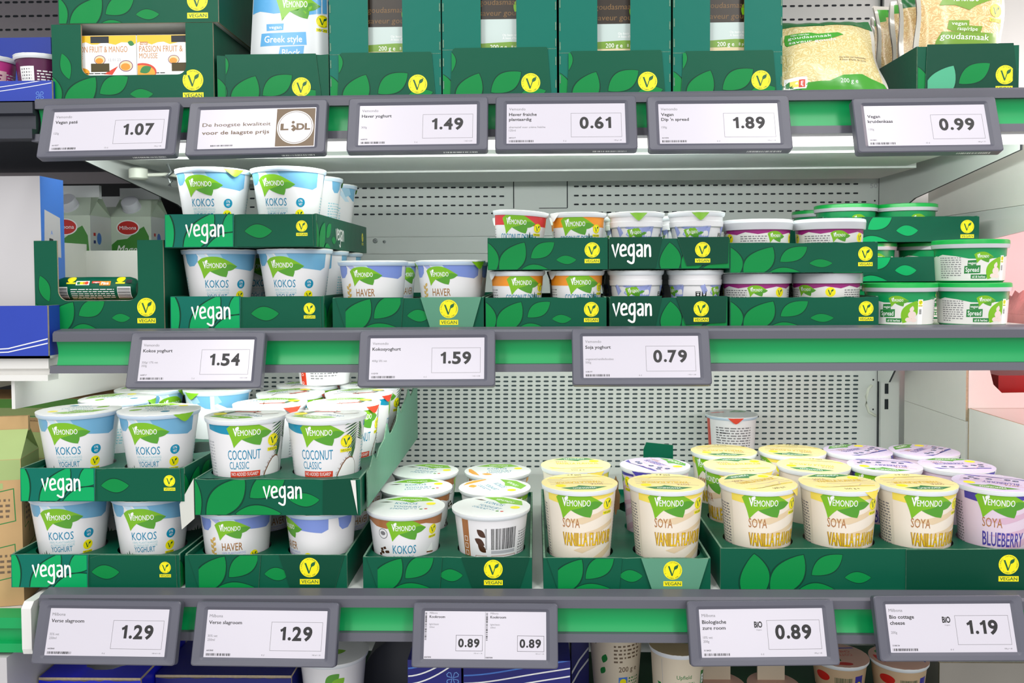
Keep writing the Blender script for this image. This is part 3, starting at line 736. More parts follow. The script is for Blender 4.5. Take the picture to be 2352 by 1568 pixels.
def coco_half(x, y, s):
    a = Art()
    pts = [(-.9, -1.0), (-.72, -.55), (-.42, .02), (-.12, .38), (.2, .52), (.5, .44), (.72, .15), (.85, -.3), (.88, -1.0)]
    a.poly('ink_white', pts, 0); a.stroke('coco_brown', pts[:6], .085, 1)
    a.stroke('choc_dark', pts[5:], .03, 1)
    for i in range(16):
        t = i / 15 * 4; k = int(min(3, t)); f = t - k; X = pts[k][0] + (pts[k+1][0] - pts[k][0])*f; Y = pts[k][1] + (pts[k+1][1] - pts[k][1])*f
        a.stroke('coco_brown', [(X, Y), (X - .16 - .05*math.sin(i*5), Y + .1*math.cos(i*3.7) + .05)], .02, 1)
    return Art().add(a, x, y, s)
lk = lid_print(extra=Art().stroke('choc_dark', [(-.014, .02), (-.006, .026), (.006, .025), (.010, .018)], .0011, 2).disc('teal_blue', .004, -.027, .005, 1).leaf('logo_green', -.032, -.006, -.018, .004, .3, 1))
design('kokos', .0915, 'yoghurt_cup', 'yoghurt cup', 'white and blue coconut yoghurt cups', rt=.0425, rb=.0310, rim=.0446, art=kokos_art(), rimmat='rim_blue', lidart=lk, tab=.55, tabmat='logo_green')

def coco_art():
    a = Art().poly('teal_blue', [(-.048, .002), (-.006, .002), (-.006, -.004), (-.018, -.0115), (-.030, -.0105), (-.048, -.007)], 0)
    a.poly('teal_blue', [(.055, .002), (.085, .002), (.085, -.010), (.055, -.008)], 0)
    a.add(palm(.0285, -.0190, .027), dl=1).add(logo(.047), .0005, -.0125, dl=5).add(badge(.0070), .0265, -.0205, dl=8)
    a.text('type_blue', 'COCONUT', -.0235, -.0395, .0108, 4, w=.0350, bold=.004).text('type_blue', 'CLASSIC', -.0225, -.0500, .0082, 4, w=.0215, bold=.002)
    a.poly('red_strip', [(-.0222, -.0592), (.0115, -.0590), (.0117, -.0525), (-.0218, -.0527)], 4).text('ink_white', 'NO ADDED SUGARS*', -.0205, -.0576, .0038, 5, w=.0300, bold=.006)
    a.add(coco_half(.0285, -.0465, .0145), dl=2)
    a.para('ink_pale', -.078, -.022, .036, 16, .0034, 2, 5); a.para('soft_blue', .052, -.020, .04, 16, .0034, 2, 6)
    a.rect('ink_white', .048, -.09, .0485, -.01, 2)
    return a
lc = Art().poly('logo_green', [(-.030, .016), (-.014, .034), (.022, .034), (.018, .020), (-.006, .017), (-.018, .012)], 0).text('ink_white', 'VEMONDO', -.002, .021, .006, 1, 'C', w=.026, bold=.01)
lc.add(palm(.018, .006, .018), dl=0).disc('badge_yellow', .024, .016, .0075, 3).text('type_blue', 'COCONUT', -.016, .002, .0075, 2, 'C', w=.028, bold=.004).stroke('red_strip', [(-.004, -.016), (.020, -.004)], .0045, 2).disc('ink_white', -.016, -.016, .013, 1).stroke('coco_brown', [(-.030, -.020), (-.020, -.006), (-.004, -.008), (.002, -.020)], .0014, 3)
design('coconut', .0985, 'yoghurt_cup', 'yoghurt cup', 'white coconut classic cups', rt=.0428, rb=.0330, rim=.0448, art=coco_art(), lidart=lc, tab=1.15, tabmat='red_strip')
def red_art():
    a = Art().poly('red_strip', [(-.046, .002), (-.032, .002), (-.030, -.09), (-.042, -.09)], 1)
    for i in range(6): a.disc('ink_white', -.037 - .0004*i, -.012 - .012*i, .0028, 2, .0020).disc('red_strip', -.037 - .0004*i, -.012 - .012*i, .0021, 3, .0014)
    a.para('ink_grey', -.022, -.008, .042, 17, .0036, 1, 4); a.disc('ink_white', -.027, -.04, .004, 2, .012)
    return a
design('redback', .0815, 'yoghurt_cup', 'yoghurt cup', 'white coconut classic cups', rt=.0420, rb=.0350, rim=.0448, art=red_art(), lidart=lc, tab=0, tabmat='red_strip')
design('lowcoconut', .0815, 'yoghurt_cup', 'yoghurt cup', 'white coconut classic cups', rt=.0420, rb=.0350, rim=.0448, art=coco_art(), lidart=lc, tab=1.15, tabmat='red_strip')
def paper_art():
    a = Art().poly('red_strip', [(-.062, .002), (-.042, .002), (-.040, -.085), (-.056, -.085)], 1)
    a.para('ink_grey', -.028, -.014, .056, 15, .0040, 1, 14); a.para('ink_black', -.028, -.022, .04, 1, .004, 2, 3).para('ink_black', -.028, -.042, .046, 1, .004, 2, 2)
    return a
design('papercup', .1150, 'yoghurt_cup', 'yoghurt cup', None, rt=.0385, rb=.0325, rim=.0410, art=paper_art(), rimmat='rim_blue', body='cup_shade' if False else 'cup_white', foil='foil_silver',
       lidart=Art().poly('logo_deep', [(-.002, .012), (.012, .030), (.030, .022), (.024, .010)], 0).stroke('red_strip', [(-.03, .004), (-.012, .012)], .006, 0), tab=-.05, tabmat='red_strip')

def haver_art():
    a = blue_top(Art(), 'haver_blue', 'haver_lilac', 'pale_blue', -.0150, .100)
    a.add(logo(.038), -.0070, -.0140, dl=4).text('haver_type', 'HAVER', -.0190, -.0365, .0085, 4, w=.0225, bold=.006)
    a.text('lilac_blue', '100% PLANTAARDIG', -.0190, -.0405, .0024, 4, w=.026).text('lilac_blue', 'ALTERNATIEF VOOR', -.0190, -.0440, .0024, 4, w=.026)
    for i in range(7): a.leaf('oat', -.0300, -.044 + .0030*i, -.0265 + (i % 2)*-.007, -.0395 + .0030*i, .3, 4)
    a.stroke('oat', [(-.0285, -.060), (-.0298, -.024)], .0004, 4)
    a.add(badge(.0050, True, False), .0170, -.0440, dl=4); a.para('haver_type', .050, -.046, .03, 4, .003, 2, 3)
    return a
design('haver', .0765, 'yoghurt_cup', 'yoghurt cup', 'white and violet oat yoghurt cups', rt=.0395, rb=.0325, rim=.0418, art=haver_art(), rimmat='rim_blue', lidart=lid_print(word='HAVER', c='haver_blue'), tab=.85, tabmat='logo_green')

def strac_art(band='choc', leafc='palm_green', right=True):
    a = Art().poly(band, [(-.062, .002), (.062, .002), (.062, -.009), (.048, -.012), (.034, -.010), (.020, -.006), (-.004, -.006), (-.022, -.011), (-.036, -.010), (-.048, -.006), (-.062, -.008)], 0)
    a.add(logo(.043), -.0010, -.0125, dl=4).text('type_blue', 'KOKOS', -.0165, -.0385, .0092, 4, w=.0262, bold=.006).text('type_blue', 'PLANTAARDIG', -.0162, -.0448, .0036, 4, w=.0235).text('type_blue', 'ALTERNATIEF VOOR', -.0155, -.0500, .0036, 4, w=.0320).text('type_blue', 'YOGHURT', -.015, -.0570, .0050, 4, w=.022)
    a.disc('ink_grey', -.0275, -.0170, .0058, 2).disc('cup_white', -.0275, -.0170, .0050, 3).disc('ink_grey', -.0275, -.0165, .0032, 4, .0024).add(badge(.0056), .0305, -.0150, dl=4)
    a.add(plant(-.027, -.060, .017, 6, 5, 'palm_dark'), dl=2)
    r = random.Random(3)
    for i in range(7): x, y = -.031 + r.uniform(-.005, .006), -.032 - r.uniform(0, .010); a.poly('choc_dark', [(x, y), (x + .0035, y + .0012), (x + .0044, y - .0016), (x + .001, y - .0024)], 2)
    a.poly('ink_white', [(.024, -.038), (.031, -.030), (.033, -.040), (.026, -.042)], 3).stroke('coco_brown', [(.024, -.040), (.033, -.041)], .0016, 3)
    a.poly('choc_dark', [(.022, -.047), (.028, -.050), (.027, -.056), (.0225, -.052)], 2)
    # back label
    B = .1175
    for s in (1, -1):
        X = s * B
        a.rect('choc', X - .030, -.075, X - .021, -.002, 1)
        for i in range(6): a.frame('ink_white', X - .0275, -.026 - .008*i, X - .0235, -.021 - .008*i, .0005, 3)
        for k, (x, y) in enumerate(((-.002, -.020), (-.003, -.029), (-.0015, -.037))): a.leaf('choc_dark', X + x, y, X + x - (.009 if k % 2 == 0 else .011), y + (.0085 if k != 1 else .007), .28, 3)
        a.barcode('ink_black', X - .002, -.034, .031, .024, 2, 21).rect('ink_pale', X, -.0385, X + .029, -.0350, 2)
        a.frame('choc', X - .014, -.066, X + .030, -.041, .0005, 2).disc('ink_black', X - .003, -.053, .0075, 3).disc('cup_white', X - .003, -.053, .0068, 4).para('ink_black', X + .011, -.045, .017, 4, .0035, 3, 2)
        a.para('ink_grey', X + .034, -.018, .02, 12, .003, 3, 4)
    return a
ls = lid_print(word='KOKOS', c='type_blue', extra=Art().poly('choc_dark', [(-.034, .010), (-.026, .0135), (-.018, .0125), (-.024, .0095)], 1).disc('red_strip', .026, -.012, .002, 1).disc('logo_dark', .021, -.014, .002, 1))
design('strac', .0755, 'yoghurt_cup', 'yoghurt cup', 'coconut yoghurt cups in the middle tray', rt=.0415, rb=.0335, rim=.0442, art=strac_art(), lidart=ls, tab=3.9, tabmat='choc')
lm = lid_print(word='KOKOS', c='type_blue', extra=Art().poly('mango', [(-.044, .004), (-.036, -.026), (-.024, -.036), (-.028, -.014), (-.036, .006)], 1).leaf('mango', -.020, -.022, -.006, -.026, .35, 1))
design('mango', .0755, 'yoghurt_cup', 'yoghurt cup', 'coconut yoghurt cups in the middle tray', rt=.0415, rb=.0335, rim=.0442, art=strac_art('mango'), lidart=lm, tab=4.2, tabmat='choc')

def soya_art(kind):
    v = kind == 'vanilla'; band = 'vanilla_band' if v else 'berry'
    a = Art().poly(band, [(-.045, .002), (.045, .002), (.045, -.004), (.02, -.006), (.0, -.010), (-.012, -.0115), (-.030, -.0095), (-.045, -.0085)], 0)
    sw = 'swirl' if v else 'swirl_pink'
    for i, (y, h) in enumerate(((-.030, .010), (-.046, .008), (-.062, .012), (-.080, .012))):
        a.poly(sw, [(.002 + .006*i - .02, y), (.020, y + h*.9), (.045, y + h*1.9), (.045, y + h*1.25), (.022, y + h*.35), (.004, y - h*.25)], 1)
    a.rect('cup_shade' if v else 'cup_lilac', -.075, -.12, -.036, .002, 1)  # side panel behind the small print, a deeper cream on vanilla
    a.add(logo(.051), .0015, -.0125, dl=4).add(badge(.0066), .0345, -.0125, dl=4)
    a.text('soya_type', 'SOYA', -.0175, -.0365, .0100, 4, w=.0190, bold=.003)
    if v:
        a.text('vanilla_line', 'VANILLA FLAVOUR', -.0175, -.0572, .0150, 4, w=.0600, bold=.024).text('vanilla_type', 'VANILLA FLAVOUR', -.0170, -.0569, .0143, 5, w=.0590, bold=.002)
    else: a.text('berry_type', 'BLUEBERRY', -.0175, -.0572, .0150, 4, w=.0420, bold=.012)
    a.para('ink_grey', -.072, -.016, .032, 22, .0032, 3, 9 if v else 10).para('ink_grey', .052, -.016, .030, 22, .0032, 3, 11)
    return a
def soya_lid(kind):
    v = kind == 'vanilla'
    a = Art().poly('vanilla_band' if v else 'berry', [(-.040, -.030), (.040, -.030), (.036, -.022), (.012, -.018), (-.016, -.024), (-.036, -.016)], 0).text('ink_black' if v else 'ink_white', '500 g e', .000, -.0345, .0048, 1, 'C', w=.016)
    a.poly('logo_deep' if v else 'logo_dark', [(-.026, .026), (-.010, .038), (.018, .038), (.026, .026), (.008, .022), (.004, .017), (-.008, .023)], 0).text('ink_white', 'VEMONDO', 0, .0265, .0058, 1, 'C', w=.026, bold=.01)
    a.disc('badge_yellow', .024, .016, .0060, 1)
    for i in range(4): a.stroke('swirl' if v else 'swirl_pink', [(-.036 + .01*i, .018 - .012*i), (-.010 + .008*i, .010 - .010*i), (.020, .006 - .006*i), (.034, .010 - .008*i)], .0016, 0)
    a.text('soya_type', 'SOYA', -.024, .010, .0062, 2, w=.014, bold=.003)
    if v: a.text('vanilla_type', 'VANILLA FLAVOUR', -.024, -.001, .0088, 2, w=.052, bold=.012)
    else:
        a.text('berry_type', 'BLUEBERRY', -.024, .000, .0085, 2, w=.036, bold=.006)
        for x, y in ((-.020, -.012), (-.012, -.014), (.006, -.010), (.018, -.006), (.024, -.012), (.028, -.002)): a.disc('berry_dark', x, y, .0034, 2, n=16).disc('lilac_blue', x - .0008, y + .0006, .0010, 3, n=8)
    return a
for kind, foil, tb in (('vanilla', 'foil_cream', 'vanilla_band'), ('blueberry', 'foil_lilac', 'berry')):
    design(kind, .1030, 'yoghurt_cup', 'yoghurt cup', 'tall soy yoghurt cups', rt=.0408, rb=.0325, rim=.0425, art=soya_art(kind), body='cup_cream' if kind == 'vanilla' else 'cup_lilac', lidart=soya_lid(kind), foil=foil, tab=.55, tabmat=tb)

def dessert_art(band):
    a = Art().poly(band, [(-.09, .002), (.09, .002), (.09, -.0125), (-.09, -.0125)], 0)
    a.add(logo(.040), -.001, -.0115, dl=2).text('type_blue', 'COCONUT DESSERT', -.0005, -.0290, .0066, 4, 'C', w=.0440, bold=.006).add(badge(.0052), .0225, -.0145, dl=4).add(plant(.013, -.032, .013, 5, 2), dl=2)
    a.para('ink_grey', -.055, -.018, .02, 9, .003, 2, 4); a.disc('orange', .0, -.046, .006, 3)
    return a
for k, b in (('dessert', 'orange'), ('cherry', 'cherry')):
    design(k, .0635, 'dessert_cup', 'dessert cup', 'coconut dessert cups', rt=.0305, rb=.0265, rim=.0330, art=dessert_art(b), rimmat='rim_white', lidart=Art().poly('logo_green', [(-.02, .0), (.0, .02), (.02, .006), (.0, -.006)], 0), tab=5.2, tabmat='choc' if k == 'cherry' else 'foil_white')
def small_art():
    a = Art()
    for s in (-1, 0, 1):
        X = .062 * s
        a.poly('lilac_blue', [(X - .020, -.0120), (X + .018, -.0120), (X + .016, -.0255), (X - .006, -.0275), (X - .014, -.0215), (X - .010, -.0155)], 0)
        a.add(logo(.0225), X - .001, -.0205, dl=3); a.poly('lilac_blue', [(X - .026, -.0135), (X - .021, -.0115), (X - .017, -.0195), (X - .022, -.0245)], 1)
    a.frame('ink_grey', -.0285, -.033, -.0225, -.027, .0004, 2)
    a.rect('ink_black', .031, -.0305, .0365, -.020, 3).rect('ink_black', .0380, -.0305, .0435, -.020, 3)
    for x in (.03375, .04075): a.disc('ink_white', x, -.0235, .0012, 4).stroke('ink_white', [(x - .0015, -.0292), (x, -.0255), (x + .0015, -.0292)], .0008, 4).rect('ink_white', x - .0018, -.0215, x + .0018, -.0208, 4)
    return a
design('small', .0635, 'yoghurt_pot', 'yoghurt pot', 'small white ridged pots', rt=.0305, rb=.0235, rim=.0330, art=small_art(), lidart=Art().disc('pale_blue', 0, 0, .02), tab=.15, tabmat='logo_green',
       prof=[(.0215, 0), (.0240, .002), (.0285, .038), (.0288, .0445), (.0308, .0460), (.0312, .0520), (.0305, .0525), (.0308, .0575), (.0312, .0585)])
def tub_art(kind):
    if kind == 'purple':
        a = Art(); X = .0
        a.rect('magenta', -.13, -.0150, .13, .001, 0)
        for s in (-1, 0, 1):
            X = .085 * s
            a.poly('tub_label', [(X - .0425, -.06), (X - .0425, -.0130), (X - .032, -.0100), (X - .018, -.0125), (X - .004, -.0105), (X + .010, -.0135), (X + .026, -.0105), (X + .0425, -.0130), (X + .0425, -.06)], 1)
            a.add(logo(.023), X + .004, -.0160, dl=3).add(badge(.0056, True, False), X + .031, -.0170, dl=3).para('ink_grey', X - .038, -.0155, .030, 6, .0026, 3, 12 + s)
        return a
    a = Art()
    for s in (-1, 0, 1):
        X = .1 * s
        a.poly('tub_label', [(X - .050, -.05), (X - .050, -.0110), (X - .040, -.0085), (X - .024, -.0105), (X - .010, -.0135), (X + .006, -.0140), (X + .022, -.0130), (X + .050, -.0100), (X + .050, -.05)], 0)
        a.add(logo(.0215), X + .006, -.0125, dl=3)
        a.poly('logo_deep', [(X - .0115, -.0215), (X - .0110, -.0155), (X - .0020, -.0150), (X - .0025, -.0212)], 2).text('ink_white', 'vegan', X - .0068, -.0198, .0028, 3, 'C', w=.0078, bold=.01)
        a.poly('logo_deep', [(X - .0150, -.0305), (X - .0145, -.0218), (X + .0020, -.0210), (X + .0018, -.0300)], 2).text('ink_white', 'Spread', X - .0065, -.0284, .0050, 3, 'C', w=.0138, bold=.012)
        a.rect('logo_deep', X - .0080, -.0362, X + .0090, -.0315, 2).text('ink_white', 'ail & herbes', X + .0005, -.0352, .0026, 3, 'C', w=.0140, bold=.01)
        a.leaf('logo_green', X + .010, -.037, X + .026, -.0115, .28, 1).disc('garlic', X + .0205, -.0275, .0046, 2, .0042).leaf('garlic', X + .0190, -.025, X + .0210, -.0175, .3, 2).disc('garlic', X + .0165, -.0330, .0036, 3, .0026).disc('orange' if False else 'garlic', X + .0225, -.0335, .0034, 3, .0024)
        a.rect('ink_white', X + .0270, -.06, X + .0330, -.010, 3).add(badge(.0026, True, False), X + .0300, -.0135, dl=4).barcode('ink_black', X + .0285, -.027, .006, .003, 4, 3, True)
        a.para('ink_grey', X - .0440, -.0130, .0260, 10, .0025, 2, 3 + s, .4)
    return Art().rect('tub_green', -.16, -.02, .16, .004, 0).add(a, 0, -.0035, dl=1)
def snap(R, H, rimm, topm, hrim, htop):
    return dict(lidprof=[(R - .004, H - hrim - htop), (R + .0008, H - hrim - htop + .0004), (R + .0014, H - htop - .0008), (R + .0014, H - htop), (R + .0010, H - .0008), (R - .0006, H), (R - .0045, H), (R - .0060, H - .0012)],
                lidmats=[rimm, rimm, rimm, topm, topm, topm, topm])
design('purple', .0590, 'spread_tub', 'tub', 'tubs with magenta band', rt=.0390, rb=.0350, rim=.042, art=tub_art('purple'), body='tub_label', prof=[(.0335, 0), (.0355, .002), (.0385, .054)], **snap(.0398, .0590, 'clear_rim', 'rim_white', .0085, .0040))
design('purpleclear', .0590, 'spread_tub', 'tub', 'tubs with magenta band', rt=.0390, rb=.0350, rim=.042, art=tub_art('purple'), body='tub_label', prof=[(.0335, 0), (.0355, .002), (.0385, .054)], **snap(.0398, .0590, 'clear_rim', 'clear_rim', .0085, .0040))
design('green', .0490, 'spread_tub', 'tub', 'green lidded spread tubs', rt=.0390, rb=.0350, rim=.042, art=tub_art('green'), body='tub_green', prof=[(.0340, 0), (.0360, .002), (.0386, .044)], **snap(.0400, .0490, 'clear_rim', 'lid_green', .0050, .0052))

# ================================================================== cardboard trays
def tray(name, label, x0, x1, yf, z, D, h, front, flaps=(), deck=None, backh=None, sideh=None, color='card_green', inner='card_green', side=None, group=None, cat='tray'):
    # front: Art on the front board; flaps: (name, outline, material, art); deck: (cols, rows, pitchx, pitchy, hole r, height)
    W = x1 - x0; t = .0022; root = thing(name, label, cat, ((x0 + x1)/2, yf + D/2, z), 0, group)
    inv = Matrix.Translation((-(x0 + x1)/2, -(yf + D/2), -z))
    m = MB(); sh = sideh or h; bh = backh or h
    r = random.Random(int(abs(x0) * 1e4)); rag = []
    n = 14
    for k in range(n + 1): rag.append((W * (1 - k / n), h - .0004 - (r.random() ** 3) * .0011))
    m.plate([(0, 0), (W, 0)] + rag, front_fn(x0, yf, z), t, color, 'fray', inner)
    m.plate([(0, 0), (W, 0), (W, bh), (0, bh)], front_fn(x0, yf + D - t, z), t, inner, 'fray', color)
    def side_fn(X, sgn):
        return lambda u, v, d: Vector((X - sgn * (d if d < 0 else -d * .00012) * (-1 if d < 0 else 1), yf + (u if sgn > 0 else u), z + v))
    for X, sg in ((x0, -1), (x1, 1)):
        m.plate([(t, 0), (D - t, 0), (D - t, sh), (t, sh)], (lambda X, sg: lambda u, v, d: Vector((X + sg * d, yf + u, z + v)) if d <= 0 else Vector((X + sg * d * .00012, yf + u, z + v)))(X, sg), t, color, 'fray', inner)
    m.box((x0 + t, yf + t, z), (x1 - t, yf + D - t, z + t), inner)
    if front: m.art(front.bake((.0006, .0006, W - .0006, h - .0014)), front_fn(x0, yf, z))
    if side:
        for X, sg in ((x0, -1), (x1, 1)):
            m.art(side.bake((.001, .0006, D - .001, sh - .0006)), (lambda X, sg: lambda u, v, d: Vector((X + sg * d * .00012, yf + (u if sg > 0 else D - u), z + v)))(X, sg))
    if deck:
        pxs, Ys, hr, dz, top = deck; mi = m.mi(inner if inner != 'card_white' else color)
        hxs = [X_at(q, Ys[0], top) for q in pxs]
        bx = [x0 + t + .0002] + [(a + b)/2 for a, b in zip(hxs, hxs[1:])] + [x1 - t - .0002]
        by = [yf + t + .0002] + [(a + b)/2 for a, b in zip(Ys, Ys[1:])] + [yf + D - t - .0002]
        for i in range(len(hxs)):
            for j in range(len(Ys)):
                hx, hy = hxs[i], Ys[j]; ax, bx_, ay, by_ = bx[i] - hx, bx[i+1] - hx, by[j] - hy, by[j+1] - hy
                inn = []; out = []
                for k in range(32):
                    a = 2*PI*k/32; c, s = math.cos(a), math.sin(a); q = max(abs(c), abs(s)); inn.append(m.bm.verts.new((hx + hr*c, hy + hr*s, z + dz)))
                    u, v = c/q, s/q; out.append(m.bm.verts.new((hx + (u*bx_ if u > 0 else -u*ax), hy + (v*by_ if v > 0 else -v*ay), z + dz)))
                for k in range(32): f = m.bm.faces.new((inn[k], out[k], out[(k+1) % 32], inn[(k+1) % 32])); f.material_index = mi
    o = m.build('tray_body', root); o.matrix_parent_inverse = inv
    for fname, poly, fm, fart, off in flaps:
        m = MB(); fx = x0 + min(p[0] for p in poly); m.plate(poly, front_fn(x0, yf - off, z), .0012, fm, 'fray', fm)
        if fart:
            us = [p[0] for p in poly]; vs = [p[1] for p in poly]
            b = []
            lo = min(us); hi = max(us); bot = sorted(p for p in poly if p[1] < (min(vs) + max(vs)) / 2); top = sorted(p for p in poly if p[1] >= (min(vs) + max(vs)) / 2)
            (bl, br, tl, tr) = (bot[0], bot[-1], top[0], top[-1])
            cl = max(bl[0], tl[0]); cr = min(br[0], tr[0])
            m.art(fart.bake((cl + .0005, min(vs) + .0005, cr - .0005, max(vs) - .0008)), front_fn(x0, yf - off, z))
        o = m.build(fname, root); o.matrix_parent_inverse = inv
    return root
def X0(px, Y, z): return X_at(px, Y, z)
def row(y0, p, n): return [y0 + p*i for i in range(n)]
# ================================================================== front print of the trays
def fr_split(W, h):      # two boards: leaf print with the hand-drawn word, plain board with small badge
    f = Art().oleaf('leaf_mid', 2.42*h, .48*h, 3.25*h, .48*h, .24, 0).add(badge(.17*h), W - .42*h, .62*h, dl=2)
    a = Art().oleaf('leaf_bright', .12*h, -.32*h, -.12*h, 1.32*h, .17, 0).oleaf('leaf_bright', .58*h, -.22*h, 1.50*h, 1.02*h, .205, 0)
    a.oleaf('leaf_bright', 1.76*h, .46*h, 2.55*h, 1.14*h, .27, 0).oleaf('leaf_bright', 1.20*h, -.10*h, 2.66*h, .34*h, .20, 0).add(vegan_word(.66*h, .34*h, .33*h))
    c = .455 * W
    return f, [('front_flap', [(0, .0005), (c, .0005), (c + .0012, h), (.0006, h)], 'card_teal', a, .0014), ('front_flap', [(c + .0035, .0008), (W - .003, .0008), (W - .004, h - .001), (c + .014, h - .0005), (c + .0035, h - .004)], 'card_green', Art().add(f), .0014)]
def fr_flaps(W, h, pale=False):   # leaf board left, badge board right
    f = Art().oleaf('leaf_mid', 2.36*h, .42*h, 3.1*h, .42*h, .25, 0).oleaf('leaf_mid', 1.32*h, .34*h, 2.20*h, 1.08*h, .25, 0).oleaf('leaf_mid', .95*h, .0, 2.1*h, .02*h, .15, 0)
    a = Art().oleaf('leaf_mid', .30*h, -.22*h, 1.20*h, .95*h, .255, 0).oleaf('leaf_mid', 1.32*h, .34*h, 2.20*h, 1.08*h, .25, 0).oleaf('leaf_mid', .95*h, .0, 2.1*h, .02*h, .15, 0)
    b = Art().add(badge(.29*h), .772*W, .63*h, dl=0)
    return f, [('front_flap', [(.085*W, .0006), (.455*W, .0006), (.472*W, h), (.022*W, h)], 'card_green', a, .0014),
               ('front_flap', [(.650*W, -.0002 if pale else .0006), (.925*W, -.0002 if pale else .0006), (.985*W, h), (.585*W, h)], 'card_pale' if pale else 'card_deep', b, .0030 if pale else .0014)]
def fr_leaves(W, h, k=1.0, lm='leaf_mid', bx=None): 
    return Art().add(leaves(W, h, lm), k=1.0, kx=k).add(badge(.235*h), W - (bx or .48*h), .60*h, dl=4), []
def fr_word(W, h):        # small pots: word board left, badge board right
    f = Art().add(leaves(W, h, 'leaf_mid', 0, 2.0*h)).oleaf('leaf_mid', W - .25*h, -.3*h, W + .0*h, 1.1*h, .2, 0)
    return f, [('front_flap', [(.006*W, .0008), (.385*W, .0008), (.445*W, h + .0015), (.006*W, h + .0015)], 'card_deep', Art().add(vegan_word(.12*h, .42*h, .36*h, w=.19)), .0014),
               ('front_flap', [(.645*W, .0035), (.985*W, .006), (.992*W, h + .001), (.565*W, h + .001)], 'card_deep', Art().add(badge(.245*h), .775*W, .62*h, dl=0), .0016)]
def fr_classic(W, h):
    f = Art().oleaf('leaf_mid', .06*h, -.3*h, .0, 1.0*h, .12, 0).oleaf('leaf_mid', .33*h, -.12*h, 1.38*h, 1.02*h, .25, 0).oleaf('leaf_mid', 1.52*h, .48*h, 2.5*h, 1.14*h, .26, 0).oleaf('leaf_mid', 2.6*h, .42*h, 3.42*h, .42*h, .22, 0).oleaf('leaf_mid', 1.12*h, .04*h, 2.36*h, .05*h, .18, 0)
    f.add(vegan_word(1.90*h, .47*h, .30*h))
    return f, [('front_flap', [(.775*W, .001), (.985*W, .001), (.955*W, h + .001), (.78*W, h - .001)], 'card_deep', None, .0014), ('side_flap', [(.945*W, h - .001), (.985*W, .002), (.975*W, h - .001)], 'card_white', None, .0030)]
SIDE = Art().add(leaves(.3, .036, 'leaf_mid')).add(vegan_word(.10, .012, .013)).add(badge(.0065), .27, .022, dl=3)
def T_(name, label, pl, pr, yf, z, D, h, kind, deck=None, **k):
    x0, x1 = X_at(pl, yf, z + h/2), X_at(pr, yf, z + h/2)
    f, fl = kind(x1 - x0, h)
    return tray(name, label, x0, x1, yf, z, D, h, f, fl, deck, **k)

# ------------------------------------------------------------------ bottom shelf
ROW = [.980, 1.072, 1.164, 1.256]
Y2 = [.977, 1.068, 1.159, 1.250]
GT = 'cardboard trays on the bottom shelf'
z = D_LOW; zf = z + .0024; YF = .931
T_('cardboard_tray', 'green tray with hand-drawn lettering, standing on the bottom shelf at its left end', 27, 413, YF, z, .378, .0370, fr_split, ([164, 349], ROW, .0375, .031, zf + .0915), side=SIDE, group=GT)
def stand(key, px0, rowi, z, label, Y=None, **k):
    # the column seen at px0 in the first row, continued back to another row
    Y0 = ROW[0] if Y is None else Y[0]; X = X_at(px0, Y0, z + DES[key][0]); Yr = (ROW if Y is None else Y)[rowi]
    return put(key, 0, Yr, z, label, Xw=X, **k)
stand('kokos', 164, 0, zf, 'coconut cup at the front left of the lower tray, left end of the bottom shelf', rot=-2, lid=150)
stand('kokos', 349, 0, zf, 'coconut cup at the front right of the lower tray, left end of the bottom shelf', rot=2, lid=150)
stand('kokos', 164, 1, zf, 'coconut yoghurt cup hidden behind the front left one in the lower left bottom tray', rot=40, lid=150)
stand('kokos', 349, 1, zf, 'coconut yoghurt cup hidden behind the front right one in the lower left bottom tray', rot=70, lid=150)
stand('kokos', 349, 2, zf, 'coconut yoghurt cup third back on the right in the lower left bottom tray', rot=150, lid=150)
zu = z + .0952; zuf = zu + .0024
stand('kokos', 164, 2, zf, 'coconut yoghurt cup third back on the left in the lower left bottom tray', rot=150, lid=150)
T_('cardboard_tray', 'lettered green tray stacked on coconut cups at the left end of the bottom shelf', 48, 423, YF, zu, .378, .0370, fr_split, ([182, 366], ROW, .0375, .031, zuf + .0915), side=SIDE, group=GT)
stand('kokos', 182, 0, zuf, 'coconut yoghurt cup at the front left of the stacked tray, with flat white lid', rot=-3, lid=-150)
stand('kokos', 366, 0, zuf, 'coconut cup at the front right of the stacked tray, green lid tab hanging down', rot=-4, lid=28)
stand('kokos', 182, 1, zuf, 'coconut yoghurt cup directly behind the front left cup of the stacked bottom tray', rot=100, lid=60)
stand('kokos', 182, 2, zuf, 'coconut yoghurt cup third back on the left of the stacked bottom tray, leaf logo showing', rot=62, lid=60)
stand('kokos', 366, 2, zuf, 'coconut cup third back on the right of the stacked bottom tray, small print showing', rot=170, lid=-60)

T_('cardboard_tray', 'green tray of oat cups under the coconut classic tray', 425, 797, YF, z, .300, .0370, fr_flaps, ([544, 738], Y2[:3], .0375, .031, zf + .0765), group=GT)
stand('haver', 544, 0, zf, 'oat yoghurt cup showing its brown word under the coconut classic tray', Y2, rot=3, lid=150)
stand('haver', 738, 0, zf, 'oat yoghurt cup turned to its violet side under the coconut classic tray', Y2, rot=-52, lid=150)
stand('haver', 544, 1, zf, 'oat yoghurt cup hidden behind the left oat cup under the coconut classic tray', Y2, rot=40)
stand('haver', 738, 1, zf, 'oat yoghurt cup hidden behind the right oat cup under the coconut classic tray', Y2, rot=60)
stand('haver', 544, 2, zf, 'oat yoghurt cup at the back left under the coconut classic tray', Y2, rot=40)
stand('haver', 738, 2, zf, 'oat yoghurt cup at the back right under the coconut classic tray', Y2, rot=60)
zc = z + .0802; zcc = zc + .0045
